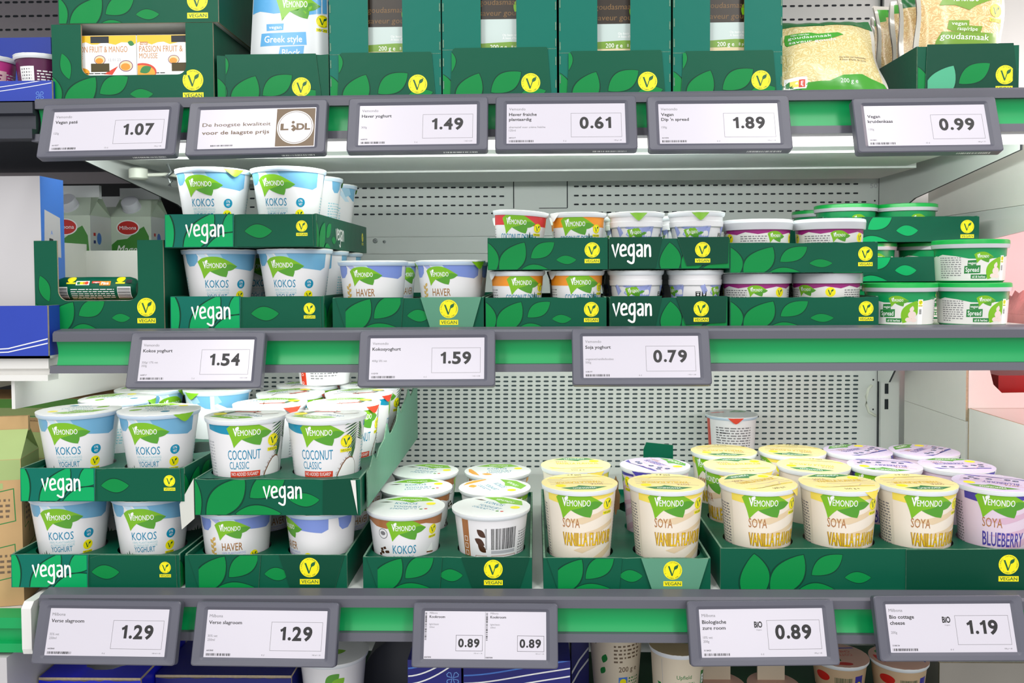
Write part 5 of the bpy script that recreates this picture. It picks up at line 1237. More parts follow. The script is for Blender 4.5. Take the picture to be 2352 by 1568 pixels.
# tall cartons with a window slot
def slot_carton(label, pl, pr, sl, sr, flap_top, bx, dark_top, lines, seed):
    x0, x1 = X_at(pl, YF, z + .05), X_at(pr, YF, z + .05); W = x1 - x0; H = .215; D = .17; t = .0022
    hf = at((pl + pr)/2, flap_top, YF).z - z
    root = thing('tall_carton', label, 'carton', ((x0 + x1)/2, YF + D/2, z), 0, 'green cartons on the top shelf'); inv = Matrix.Translation((-(x0+x1)/2, -(YF + D/2), -z))
    a, b = X_at(sl, YF, z + .08) - x0, X_at(sr, YF, z + .08) - x0; ch = .018
    m = MB()
    m.plate([(0, 0), (W, 0), (W, H), (b, H), (b, hf - .006), (a, hf - .006), (a, H), (0, H)], front_fn(x0, YF, z), t, 'card_teal', 'fray', 'card_brown')
    m.art(Art().oleaf('leaf_mid', .001, -.012, -.001, .028, .32, 0).bake((.0005, .0005, W - .001, hf)), front_fn(x0, YF, z))
    for xx in (.0012, W - .0012):
        r = random.Random(seed)
        for k in range(9): v = .01 + .021*k + r.uniform(0, .006); m.plate([(xx - .0006, v), (xx + .0006, v), (xx + .0006, v + .009), (xx - .0006, v + .009)], front_fn(x0, YF - .0004, z), .0004, 'fray')
    for i in range(10):
        for u0, u1 in ((0, .012), (W - .018, W)):
            m.plate([(u0 + (u1 - u0)*i/10, hf - .002), (u0 + (u1 - u0)*(i + .6)/10, hf - .002), (u0 + (u1 - u0)*(i + .6)/10, hf - .0012), (u0 + (u1 - u0)*i/10, hf - .0012)], front_fn(x0, YF - .0002, z), .0002, 'fray')
    o = m.build('front_board', root); o.matrix_parent_inverse = inv
    m = MB()
    for X, sg in ((x0, -1), (x1, 1)): m.plate([(t, 0), (D, 0), (D, H), (t, H)], (lambda X, sg: lambda u, v, d: Vector((X + sg*d, YF + u, z + v)))(X, sg), t, 'card_green', 'fray', 'card_brown')
    m.plate([(t, 0), (W - t, 0), (W - t, H), (t, H)], front_fn(x0, YF + D - t, z), t, 'card_brown', 'fray', 'card_green'); m.box((x0 + t, YF + t, z), (x1 - t, YF + D - t, z + t), 'card_brown')
    m.box((x0 + t, YF + t, z + H - t), (x1 - t, YF + D - t, z + H), 'card_green')
    o = m.build('carton_body', root); o.matrix_parent_inverse = inv
    m = MB(); fa = Art().oleaf('leaf_mid', .0305 - .012, -.013, .0590 - .012 - .006, .0275, .29, 0).oleaf('leaf_mid', .0665 - .012, .0065, .1000 - .012, .0285, .27, 0).oleaf('leaf_mid', .0130 - .005, .0265, .0065, .0545, .28, 0).oleaf('leaf_mid', bx - .012, .003, bx + .017, .0075, .20, 0).add(badge(.0106), bx, .0165, dl=3)
    poly = [(.0085, .0006), (W - .0065, .0006), (W - .0105, hf - .001), (W - .012, hf), (.014, hf), (.0115, hf - .002)]
    m.plate(poly, front_fn(x0, YF - .0017, z), .0013, 'card_green', 'fray', 'card_brown'); m.art(fa.bake((.0105, .001, W - .0085, hf - .002)), front_fn(x0, YF - .0017, z))
    o = m.build('front_flap', root); o.matrix_parent_inverse = inv
    # the packs inside, standing behind the slot
    Yp = YF + .010; pw = W - .012; px0 = x0 + .006; ph = .150
    for k in range(3):
        p = thing('sliced_cheese_pack', 'dark topped sliced cheese pack %s the carton reading %s' % (('in front inside', 'second inside', 'third inside')[k], lines), 'cheese pack', (px0 + pw/2, Yp + .02*k + .009, z + .0026), 0, 'sliced cheese packs in the tall cartons')
        m = MB(); m.box((-pw/2, -.009, 0), (pw/2, .009, ph), 'pack_cream'); A = Art()
        dk = dark_top - .0026
        A.rect('pack_dark', 0, dk, pw, ph, 0).rect('pack_grey', 0, .058, pw, dk, 0).poly('patch_olive', [(0, .0525), (pw*.5, .0535), (pw, .0520), (pw, .0610), (pw*.6, .0625), (pw*.25, .0605), (0, .0620)], 1)
        u = a - .006
        A.text('ink_white', '200 g e', u + .010, .0545, .0048, 2, w=.019, bold=.006).text('ink_white', '8 plakken', u + .034, .0550, .0034, 2, w=.016).text('ink_white', 'Op basis van kokosolie', u + .024, .0690, .0024, 2).text('ink_white', "\u00c0 base d'huile de coco", u + .024, .0655, .0024, 2)
        A.text('pack_brown', 'goudasmaak', u - .002, dk + .016, .0062, 2, w=.045, shear=.1).text('pack_brown', 'saveur gouda', u - .002, dk + .004, .0062, 2, w=.050, shear=.1)
        A.leaf('logo_green', u + .038, dk + .008, u + .048, dk + .024, .3, 1)
        m.art(A.bake((.0005, .0005, pw - .0005, ph - .0005)), lambda xx, yy, l: Vector((-pw/2 + xx, -.009 - EPS*(l + 1), yy))); m.build('pack', p)
    return root
for n_, (pl, pr, sl, sr, ft, bpx, dt, name) in enumerate(((757, 1013, 845, 924, 121, 960, .0835, 'first'), (1016, 1279, 1104, 1186, 110, 1219, .0905, 'second'), (1284, 1541, 1372, 1448, 117, 1487, .0835, 'third'), (1546, 1797, 1631, 1710, 117, 1747, .0835, 'fourth'))):
    xb = X_at(bpx, YF, z + .02) - X_at(pl, YF, z + .05)
    slot_carton('tall green carton with a window slot, %s from the white and blue block packs' % name, pl, pr, sl, sr, ft, xb, dt, name, n_)

# bags of grated cheese
def bag(label, loc, W, h, T, mat, art, rx=0, rz=0, ry=0, head='cheese_forest', seed=1, foot=None, group=None):
    root = thing('grated_cheese_bag', label, 'cheese bag', loc, 0, group); root.rotation_euler = (math.radians(rx), math.radians(ry), math.radians(rz))
    r = random.Random(seed); ph = [r.uniform(0, 6) for _ in range(8)]; n, q = 26, 26
    def P(i, j, s):
        u, v = i/n, j/q; e = max(0, 1 - abs(2*u - 1)**3.5) * max(0, 1 - abs(2*v - 1)**3.5)
        t = T * e * (1 + .12*math.sin(5*u + ph[0])*math.sin(6*v + ph[1])) + .0006 + .0016 * abs(math.sin(17*u + ph[2] + 3*v)) * (1 - e)
        wob = .002 * math.sin(9*v + ph[3]) * (abs(2*u - 1)**6) - .004*(1 - 4*(v - .5)**2)*(2*u - 1) * .6
        return Vector((-W/2 + W*u + wob, s*t + .002*math.sin(7*u + ph[4])*abs(2*v - 1)**4, h*v + .003*math.sin(4*u + ph[5])*(v > .9)))
    m = MB()
    for s in (-1, 1):
        g = [[m.bm.verts.new(P(i, j, s)) for j in range(q + 1)] for i in range(n + 1)]
        for i in range(n):
            for j in range(q):
                f = m.bm.faces.new((g[i][j], g[i+1][j], g[i+1][j+1], g[i][j+1])); v = (j + .5)/q; u = (i + .5)/n
                mm = mat
                wv = .86 + .015*math.sin(9*u + ph[6])
                if u < .05 or u > .95 or v > .965: mm = 'film'
                elif v > wv: mm = head if math.sin(8*u + ph[7]) > -.2 else 'cheese_green'
                elif foot and v < foot + .05*u: mm = 'cheese_green'
                f.material_index = m.mi(mm); f.smooth = True
    def fn(x, y, l):
        u, v = min(1, max(0, x/W)), min(1, max(0, y/h)); return P(u*n, v*q, -1) + Vector((0, -.0004 - EPS*l, 0))
    c = []
    for mm, l, Vv, Fc in art.bake((.001, .001, W - .001, h - .001), .005):
        A2 = Art(); A2.it = [(mm, 0, [(yy, xx) for xx, yy in Vv], Fc, 1)]
        c += [(m3, l, [(yy, xx) for xx, yy in V3], F3) for m3, l3, V3, F3 in A2.bake(None, .005)]
    m.art(c, fn, True); m.build('bag', root); return root
def bag_art(W, h):
    a = Art(); c = W*.52
    a.poly('patch_olive', [(c - .030, h*.86), (c - .020, h*.99), (c + .024, h*.99), (c + .036, h*.93), (c + .012, h*.86), (c + .004, h*.82), (c - .012, h*.86)], 0).text('ink_white', 'VEMONDO', c, h*.895, .0065, 1, 'C', w=.030, bold=.01, shear=.1)
    a.poly('patch_olive', [(c - .022, h*.660), (c - .020, h*.730), (c + .004, h*.735), (c + .004, h*.690), (c + .020, h*.690), (c + .018, h*.640), (c - .016, h*.640)], 0).text('ink_white', 'vegan', c - .017, h*.692, .0040, 1, w=.018, shear=.1).text('ink_white', 'rasp/r\u00e2pe', c - .010, h*.650, .0040, 1, w=.024, shear=.1)
    a.poly('patch_olive', [(c - .036, h*.46), (c - .034, h*.56), (c - .028, h*.635), (c + .038, h*.640), (c + .040, h*.57), (c + .040, h*.46)], 0).text('ink_white', 'goudasmaak', c - .030, h*.575, .0066, 1, w=.058, shear=.15, bold=.008).text('ink_white', 'saveur gouda', c - .033, h*.490, .0066, 1, w=.066, shear=.15, bold=.008)
    a.add(badge(.0075), W*.88, h*.83, dl=2)
    return a
x0, x1 = X_at(2107, YF, z + .02), X_at(2340, YF, z + .02)
def fr_bag(W, h):
    b = Art().oleaf('leaf_pale', .010, -.012, .0385, .0295, .28, 0).oleaf('leaf_mid', .0445, .010, .0780, .0315, .25, 0).add(badge(.0104), X_at(2307, YF, z + .02) - x0 - .0, .0190, dl=3)
    return Art().oleaf('leaf_mid', .001, -.012, -.001, .03, .3, 0), [('front_flap', [(.008, .0006), (W - .001, .0006), (W - .007, .0535), (.010, .0530)], 'card_deep', b, .0018)]
f, fl = fr_bag(x1 - x0, .052)
tray('cardboard_tray', 'green tray holding the upright grated cheese bags at the right of the top shelf', x0, x1, YF, z, .26, .0520, f, fl, None, group='green cartons on the top shelf', inner='card_deep', side=Art().add(badge(.011), .035, .024))
xc = (x0 + x1)/2; Wb = .101; ga = Art().add(bag_art(Wb, .135), 0, -.021)
GB_ = 'upright grated cheese bags in the tray'
for k in range(7):
    bag(['front upright grated cheese bag with readable goudasmaak lettering', 'upright grated cheese bag second from the front of the tray', 'upright grated cheese bag third from the front of the tray', 'upright grated cheese bag fourth from the front of the tray', 'upright grated cheese bag fifth from the front of the tray', 'upright grated cheese bag sixth from the front of the tray', 'rearmost upright grated cheese bag in the tray'][k], (xc - .001 , YF + .022 + .033*k, z + .0042), Wb, .130 - .004*(k % 3), .0135, 'shreds_warm', ga, rx=-3, ry=1.5 - (k % 2)*3, seed=k + 1, head='cheese_green' if k % 2 == 0 else 'cheese_forest', group=GB_)
la = Art(); la.poly('cheese_forest', [(0, .112), (0, .0925), (.03, .0945), (.06, .0955), (.09, .0965), (.126, .0935), (.126, .112)], 0)
la.poly('cheese_green', [(.016, .0650), (.016, .0730), (.018, .0800), (.048, .0825), (.056, .0800), (.080, .0810), (.086, .0770), (.072, .0720), (.050, .0690), (.018, .0620)], 1).text('ink_white', 'vegan rasp/râpe', .024, .0775, .0026, 2, w=.022, shear=.2, rot=.05).text('ink_white', 'goudasmaak', .020, .0718, .0042, 2, w=.052, shear=.2, rot=.06).text('ink_white', 'saveur gouda', .020, .0650, .0042, 2, w=.056, shear=.2, rot=.06)
la.text('ink_brown', 'Op basis van kokosolie', .074, .0400, .0024, 1, rot=.02).text('ink_brown', "\u00c0 base d'huile de coco", .074, .0362, .0024, 1, rot=.02)
la.poly('cheese_forest', [(0, 0), (.03, .0), (.03, .010), (.0, .009)], 0).poly('cheese_green', [(.02, 0), (.126, 0), (.122, .010), (.098, .019), (.076, .017), (.06, .011), (.02, .010)], 0)
la.poly('ink_white', [(.008, .0045), (.009, .0165), (.034, .0165), (.036, .0100), (.034, .0050)], 1).rect('logo_deep', .0105, .0065, .0155, .0125, 2).rect('vanilla_band', .0155, .0065, .0255, .0125, 2).rect('red_strip', .0255, .0060, .0325, .0135, 2).text('ink_white', 'E', .029, .0078, .0040, 3, 'C', bold=.03).text('ink_white', '200 g e', .072, .0085, .0045, 2, w=.020)
lb = bag('grated cheese bag leaning back beside the fourth tall carton', (X_at(1908, YF, z + .03) + .0065, YF + .016, z + .0035), .126, .112, .0150, 'shreds_pale', la, rx=-31, ry=0, rz=0, seed=12, head='cheese_forest')
# ================================================================== the bays next door and the shelf below
def carton_box(name, label, cat, x0, x1, y0, y1, z0, z1, m, faces=None, art=None, open_top=False, inner='card_inner', sideart=None, t=.003, group=None):
    b = MB(); root = thing(name, label, cat, ((x0 + x1)/2, (y0 + y1)/2, z0), 0, group); inv = Matrix.Translation((-(x0+x1)/2, -(y0+y1)/2, -z0))
    fm = faces or {}
    if not open_top: b.box((x0, y0, z0), (x1, y1, z1), m, fm)
    else:
        b.box((x0, y0, z0), (x1, y1, z0 + t), inner)
        b.plate([(0, 0), (x1-x0, 0), (x1-x0, z1-z0), (0, z1-z0)], front_fn(x0, y0, z0), t, fm.get('f', m), 'card_edge', inner)
        b.plate([(0, 0), (x1-x0, 0), (x1-x0, z1-z0), (0, z1-z0)], front_fn(x0, y1 - t, z0), t, inner, 'card_edge', m)
        for X, sg, k in ((x0, -1, 'l'), (x1, 1, 'r')): b.plate([(y0 + t, z0 + t), (y1 - t, z0 + t), (y1 - t, z1), (y0 + t, z1)], (lambda X, sg: lambda u, v, d: Vector((X + sg*d, u, v)))(X, sg), t, fm.get(k, m), 'card_edge', inner)
    if art: b.art(art.bake((.0005, .0005, x1 - x0 - .0005, z1 - z0 - .0005)), front_fn(x0, y0, z0))
    if sideart: b.art(sideart.bake((.0005, .0005, y1 - y0 - .0005, z1 - z0 - .0005)), lambda u, v, l: Vector((x1 + EPS*(l + 1), y0 + u, z0 + v)))
    o = b.build('box_body', root); o.matrix_parent_inverse = inv; return root
def waves(W, h, y0=.2, rise=.35, gap=.12, x0=0.0):
    a = Art()
    for k in range(2): a.stroke('ink_white', [(x0 + W*i/14, h*(y0 + k*gap + rise*(i/14)**1.6)) for i in range(15)], h*.030, 0, False)
    return a
def clover(x, y, s):
    a = Art()
    for k in range(4):
        t = PI/4 + k*PI/2; a.stroke('box_sky', [(x + s*math.cos(t + d)*q, y + s*math.sin(t + d)*q) for d, q in ((0, .12), (-.45, .8), (-.2, 1), (.2, 1), (.45, .8), (0, .12))], s*.10, 0)
    return a
# --- left bay, top
def left_shelf(label, x0, x1, Y, d, m_rail, m_under, h, yb=1.47, lip=.003):
    root = thing('fridge_shelf', label, 'shelf', ((x0 + x1)/2, Y, d)); inv = Matrix.Translation((-(x0+x1)/2, -Y, -d))
    b = MB(); b.box((x0, Y + .02, d - .014), (x1, yb, d), m_under); o = b.build('shelf_deck', root); o.matrix_parent_inverse = inv
    b = MB(); b.extrude_x([(Y + .02, d + lip), (Y, d), (Y, d - .012), (Y + .006, d - .014), (Y + .006, d - h*.72), (Y - .002, d - h*.74), (Y - .002, d - h), (Y + .02, d - h)], x0, x1, m_rail); o = b.build('shelf_rail', root); o.matrix_parent_inverse = inv
    return root
xe = X_at(72, .95, 1.49)
left_shelf('dark grey shelf of the neighbouring bay left of the 1.07 price tag', -1.1, xe, .952, D_TOP - .004, 'dark_slate', 'dark_slate', .040)
zt = D_TOP - .001
a, b = X_at(-140, .975, zt), X_at(119, .975, zt + .02)
carton_box('tray', 'royal blue tray with white stripes holding purple dessert cups at the top left', 'tray', a, b, .975, 1.12, zt, zt + .0255, 'box_blue', open_top=True, art=Art().add(waves(b - a, .0255, .35, .55, .18)).add(clover(b - a - .014, .009, .005)), inner='box_blue')
a2 = X_at(119, 1.14, 1.55)
carton_box('carton', 'royal blue carton with two white stripes behind the purple cups', 'carton', -.80, a2, 1.14, 1.28, zt, at(60, 86, 1.14).z, 'box_blue', art=Art().stroke('ink_white', [(0, .034), (.18, .045), (a2 + .80, .055)], .002, 0, False).stroke('ink_white', [(0, .041), (.18, .051), (a2 + .80, .061)], .002, 0, False))
def purple_art(c):
    A = Art().poly('ink_white', [(-.013, -.01), (-.013, -.06), (-.030, -.06), (-.030, -.01)], 1)
    A.para('ink_white', -.010, -.016, .036, 9, .0032, 1, 5); A.para('ink_grey', -.028, -.014, .012, 9, .0035, 2, 6)
    if c == 'pink_cup': A.rect('pink_label', -.030, -.045, .004, -.012, 2).para('beet', -.027, -.018, .026, 6, .004, 3, 4)
    return A
for k_, bd in (('plum', 'plum'), ('pinkp', 'pink_cup')):
    design(k_, .058, 'dessert_cup', 'dessert cup', 'purple cups at the top left', rt=.0280, rb=.0225, rim=.0303, art=purple_art(bd), body=bd, rimmat='rim_white', lidart=None)
put('plum', 97, 1.020, zt + .0033, 'dark plum dessert cup with white rim beside the cut-out carton', rot=10)
put('pinkp', -24, 1.022, zt + .0033, 'pink and purple dessert cup with white rim at the left picture edge', rot=30)
# --- left bay, middle
zn = 1.2085
root = left_shelf('white shelf of the neighbouring bay carrying the milk cartons', -1.1, -.5558, .978, zn, 'metal_warm', 'metal_warm', .026)
inv = Matrix.Translation((-root.location.x, -root.location.y, -root.location.z))
b = MB(); X = -.600; b.plate([(.985, zn - .014), (.985, 1.1490), (1.30, 1.138), (1.45, 1.12), (1.45, zn - .014)], lambda u, v, d: Vector((X + d, u, v)), .004, 'metal_warm'); o = b.build('shelf_bracket', root); o.matrix_parent_inverse = inv
b = MB(); b.box((-1.1, 1.10, zn - .05), (X_at(290, 1.46, zn) , 1.46, zn - .0142), 'metal_warm'); o = b.build('shelf_channel', root); o.matrix_parent_inverse = inv
a, b = X_at(-160, .972, zn + .02), X_at(110, .972, zn + .03)
Wt = b - a
carton_box('tray', 'bright blue tray with white curved lines under the pale board at the left edge', 'tray', a, b, .972, 1.060, zn, at(50, 702, .972).z, 'box_blue', art=Art().stroke('ink_white', [(.05, .006), (.09, .0075), (Wt, .0175)], .0012, 0, False).stroke('ink_white', [(.05, .009), (.09, .0115), (Wt, .0225)], .0012, 0, False), open_top=True, faces={'f': 'box_blue'}, inner='card_white')
b_ = X_at(93, 1.0, 1.38); zt2 = at(60, 404, 1.0).z
root = carton_box('carton', 'tall carton with pale front and torn blue side at the left edge', 'carton', -.668, b_, 1.000, 1.050, zn + .0035, zt2, 'paper_pale', faces={'r': 'box_royal', 'b': 'card_edge'}, sideart=Art().poly('paper_pale', [(.006, .116), (.008, .168), (.041, .160), (.042, .112)], 0).poly('seam_dark', [(.016, .130), (.026, .130), (.025, .134), (.017, .135)], 1).text('box_royal', 'A', .020, .139, .005, 1))
def milk(label, px, Y, z, w, D, H, cap=True):
    X = X_at(px, Y, z + H*.6); root = thing('milk_carton', label, 'milk carton', (X, Y + D/2, z), 0, 'gable top milk cartons in the left bay'); hs = H*.80; m = MB(); hw, hd = w/2, D/2
    p = lambda x, y, q: (x, y, q)
    m.box((-hw, -hd, 0), (hw, hd, hs), 'milk_pale', {'r': 'milk_white'})
    top = hs + (H - hs)*.62
    m.face([p(-hw, -hd, hs), p(hw, -hd, hs), p(hw, -.004, top), p(-hw, -.004, top)], 'milk_pale'); m.face([p(hw, hd, hs), p(-hw, hd, hs), p(-hw, .004, top), p(hw, .004, top)], 'milk_pale')
    for s in (-1, 1): m.face([p(s*hw, -hd, hs), p(s*hw, hd, hs), p(s*hw*.62, .004, top), p(s*hw*.62, -.004, top)], 'milk_pale'); m.face([p(s*hw, -hd, hs), p(s*hw*.62, -.004, top), p(s*hw, -.004, top)], 'milk_pale'); m.face([p(s*hw, hd, hs), p(s*hw, .004, top), p(s*hw*.62, .004, top)], 'milk_pale')
    m.box((-hw, -.0035, top - .002), (hw, .0035, H), 'milk_white')
    a = Art().poly('milk_green', [(0, 0), (w, 0), (w, hs*.55), (w*.94, hs*.84), (w*.82, hs*.92), (w*.66, hs*.89), (w*.4, hs*.82), (w*.15, hs*.81), (0, hs*.77)], 0)
    a.disc('ink_white', w*.42, hs*.91, w*.29, 1, w*.19).disc('milk_red', w*.42, hs*.91, w*.26, 2, w*.165).text('ink_white', 'Milbona', w*.42, hs*.895, w*.09, 3, 'C', w=w*.42, bold=.01).text('ink_white', 'Magere', w*.12, hs*.70, w*.20, 3, w=w*.72, shear=.3, bold=.01)
    m.art(a.bake((.0005, .0005, w - .0005, hs - .001)), lambda u, v, l: Vector((-hw + u, -hd - EPS*(l + 1), v)))
    s = Art().disc('box_royal', D*.40, hs*.82, .0065, 0, .0085).rect('milk_red', D*.14, hs*.84, D*.24, hs*.865, 0).rect('box_navy', D*.14, hs*.78, D*.24, hs*.805, 0)
    for k in range(5): s.leaf('logo_dark', D*.75, hs*.50, D*(.6 + .08*k), hs*(.62 + .02*(k % 2)), .12, 0)
    m.art(s.bake(), lambda u, v, l: Vector((hw + EPS*(l + 1), -hd + u, v)))
    m.build('carton', root)
    if cap:
        m = MB(); m.lathe([(.0135, 0), (.0135, .003), (.0125, .0035), (.0125, .013), (.0115, .0145)], 'cap_white', 28, cap1=True); o = m.build('screw_cap', root, sharp=40)
        sl = math.atan2(top - hs, hd - .004); o.location = (-hw*.15, -hd*.55, hs + (top - hs)*.45 + .0008); o.rotation_euler = (math.pi/2 - (math.pi/2 - sl) , 0, 0)
    return root
zn_ = zn + .0004
milk('green milk carton partly hidden by the torn blue carton', 158, 1.22, zn_, .063, .062, .224)
milk('green milk carton with full red oval, half behind the display box', 302, 1.28, zn_, .060, .066, .226)
milk('green milk carton standing behind between the other two', 248, 1.36, zn_, .063, .062, .221, False)
# --- left bay, lower
zk = at(40, 1408, .96).z
root = left_shelf('white shelf of the neighbouring bay carrying the brown kraft milk cartons', -1.1, X_at(36, .90, .93), .935, .925, 'rail_green', 'metal_warm', .038, 1.46)
def kraft(label, loc, w, D, H, rz, tilt=(0, 0), cap=True):
    root = thing('milk_carton', label, 'milk carton', loc, math.radians(rz), 'brown kraft milk cartons'); hs = H*.79; m = MB(); hw, hd = w/2, D/2; top = hs + (H - hs)*.66
    root.rotation_euler = (math.radians(tilt[0]), math.radians(tilt[1]), math.radians(rz))
    m.box((-hw, -hd, 0), (hw, hd, hs), 'kraft')
    gm = 'milk_sage'
    m.face([(-hw, -hd, hs), (hw, -hd, hs), (hw, -.004, top), (-hw, -.004, top)], gm); m.face([(hw, hd, hs), (-hw, hd, hs), (-hw, .004, top), (hw, .004, top)], gm)
    for s in (-1, 1):
        m.face([(s*hw, -hd, hs), (s*hw, hd, hs), (s*hw*.6, 0, top)], gm); m.face([(s*hw, -hd, hs), (s*hw*.6, 0, top), (s*hw, -.004, top)], gm); m.face([(s*hw, hd, hs), (s*hw, .004, top), (s*hw*.6, 0, top)], gm)
    m.box((-hw, -.0035, top - .002), (hw, .0035, H), 'kraft')
    for W_, fn in ((w, lambda u, v, l: Vector((-hw + u, -hd - EPS*(l+1), v))), (D, lambda u, v, l: Vector((hw + EPS*(l+1), -hd + u, v)))):
        a = Art().rect(gm, 0, hs*.86, W_, hs, 0)
        for y0 in (.50, .12): 
            a.stroke('palm_dark' if False else 'logo_deep', [(W_*.14, hs*(y0 + .02)), (W_*.12, hs*(y0 + .24)), (W_*.5, hs*(y0 + .27)), (W_*.88, hs*(y0 + .30)), (W_*.9, hs*(y0 + .08)), (W_*.5, hs*(y0 + .05)), (W_*.36, hs*(y0 - .03)), (W_*.34, hs*(y0 + .04)), (W_*.14, hs*(y0 + .02))], .0011, 1)
            a.para('ink_brown', W_*.2, hs*(y0 + .215), W_*.62, 5, .0062, 1, 3)
        a.rect('milk_sage', W_*.60, hs*.80, W_*.72, hs*.84, 1)
        m.art(a.bake((.0005, .0005, W_ - .0005, hs - .0005)), fn)
    m.build('carton', root)
    if cap:
        b2 = MB(); b2.lathe([(.0145, 0), (.0145, .003), (.0135, .004), (.0135, .014), (.0125, .0155)], 'cap_white', 28, cap1=True); o = b2.build('screw_cap', root, sharp=40); o.location = (0, hd*.55, hs + (top - hs)*.45 + .001); o.rotation_euler = (-math.atan2(top - hs, hd - .004), 0, 0)
    return root
M('milk_sage', (164, 184, 118), rough=.6, var=.06)
kraft('brown kraft milk carton with green top standing at the left edge beside the lower tray', (-.628, .995, .9256), .068, .066, .213, 14)
kraft('brown kraft milk carton with white cap standing behind the left edge one', (-.640, 1.100, .9256), .068, .066, .190, -10)
carton_box('carton', 'brown kraft carton with green bands behind the stacked coconut cups', 'carton', -.90, X_at(300, 1.20, 1.1), 1.20, 1.30, .9256, at(60, 915, 1.20).z, 'kraft', art=(lambda A: A)(Art().rect('logo_dark', 0, .192, .40, .206, 0).rect('milk_sage', .0, .178, .4, .192, 0).para('ink_brown', .15, .172, .05, 5, .006, 1, 3).para('ink_brown', .225, .172, .05, 5, .006, 1, 4).frame('logo_deep', .145, .140, .206, .180, .0012, 1).frame('logo_deep', .22, .140, .28, .180, .0012, 1)))
carton_box('crate', 'pale cardboard crate below the end bracket at the bottom left', 'crate', -.75, X_at(18, .93, .83), .93, 1.10, .60, at(30, 1510, .93).z, 'paper_pale', faces={'f': 'paper_pale'})
# --- right bay
xr = XR + .034
def nshelf(label, z, Y0):
    root = thing('fridge_shelf', label, 'shelf', (xr + .3, Y0, z)); inv = Matrix.Translation((-(xr + .3), -Y0, -z))
    b = MB(); b.box((xr, Y0, z - .014), (1.3, 1.462, z), 'metal_white'); o = b.build('shelf_deck', root); o.matrix_parent_inverse = inv
    b = MB(); b.plate([(Y0 + .06, z - .0142), (Y0 + .06, z - .030), (1.36, z - .055), (1.40, z - .085), (1.46, z - .09), (1.46, z - .0142)], lambda u, v, d: Vector((xr - d - .0036, u, v)), .003, 'metal_white', 'metal_white'); o = b.build('shelf_bracket', root); o.matrix_parent_inverse = inv
nshelf('white shelf of the meat bay behind the stacked spread tubs', 1.383, 1.01)
nshelf('white shelf of the meat bay beside the middle green price strip', 1.232, 1.005)
nshelf('white shelf of the meat bay beside the blueberry cups', .9595, .94)
carton_box('crate', 'white cardboard crate on the meat bay shelf above the spread tubs', 'crate', xr, .90, 1.08, X_at(2136, 1.3, 1.4) and 1.372, 1.3835, 1.475, 'card_white')
carton_box('crate', 'white cardboard crate with sloping top seam behind the blueberry cups, lower', 'crate', xr, .95, 1.247, 1.452, .9600, 1.088, 'card_white', faces={'f': 'card_white'})
root = thing('crate', 'white cardboard crate with dark red meat in its cut-out, above the others', 'crate', (xr + .1, 1.35, 1.0885)); inv = Matrix.Translation((-(xr + .1), -1.35, -1.0885))
b = MB(); b.plate([(1.247, 1.0885), (1.452, 1.0885), (1.452, 1.176), (1.247, 1.179)], lambda u, v, d: Vector((xr - d, u, v)), .003, 'card_white', 'card_edge')
xl = X_at(2272, 1.247, 1.15) - xr; xw = .34
b.plate([(.0035, 0), (xw, 0), (xw, .045), (xl + .018, .040), (xl + .006, .052), (xl, .076), (.0035, .082)], front_fn(xr, 1.247, 1.0885), .003, 'card_white', 'card_edge', 'card_inner')
b.box((xr + .0035, 1.25, 1.0885), (.95, 1.452, 1.091), 'card_inner'); o = b.build('box_body', root); o.matrix_parent_inverse = inv
m = MB(); m.box((xr + .06, 1.275, 1.0913), (.93, 1.40, 1.150), 'meat_red'); tag(m.build('meat_pack'), 'dark red meat pack inside the crate with the cut-out', 'meat')
carton_box('crate', 'white open crate of pink meat at the right picture edge', 'crate', xr, .95, 1.035, 1.240, .9600, 1.108, 'card_white', open_top=True)
def lumps(name, label, x0, x1, y0, y1, z, h, m_, seed):
    r = random.Random(seed); b = MB(); n = 14; g = []
    for i in range(n + 1):
        g.append([b.bm.verts.new((x0 + (x1-x0)*i/n, y0 + (y1-y0)*j/n, z + (h*(.55 + .45*r.random()) if 0 < i < n and 0 < j < n else 0))) for j in range(n + 1)])
    for i in range(n):
        for j in range(n): f = b.bm.faces.new((g[i][j], g[i+1][j], g[i+1][j+1], g[i][j+1])); f.material_index = b.mi(m_); f.smooth = True
    b.box((x0, y0, z - .012), (x1, y1, z - .0002), 'meat_pink'); return tag(b.build(name), label, 'meat', 'meat packs in the right bay')
lumps('meat_pack', 'pink wrapped meat in the open crate at the right picture edge', xr + .012, .93, 1.05, 1.225, .976, .118, 'meat_pink', 3)
lumps('meat_pack', 'pink wrapped meat on the shelf beyond the spread tubs', xr + .02, .85, 1.08, 1.22, 1.2445, .032, 'meat_pink', 5)
b = MB(); b.box((-.105, -.003, 0), (.105, .003, .030), 'ink_white'); a = Art().poly('box_royal', [(.0, .004), (.21, .016), (.21, .024), (0, .012)], 0).para('ink_white', .06, .013, .08, 1, .003, 1, 4)
b.art(a.bake((0, 0, .21, .03)), lambda u, v, l: Vector((-.105 + u, -.003 - EPS*(l+1), v))); o = b.build('meat_label'); o.location = (xr + .13, 1.070, 1.2325); o.rotation_euler = (0, 0, 0)
tag(o, 'white and blue label strip in front of the pink meat beyond the spread tubs', 'label')
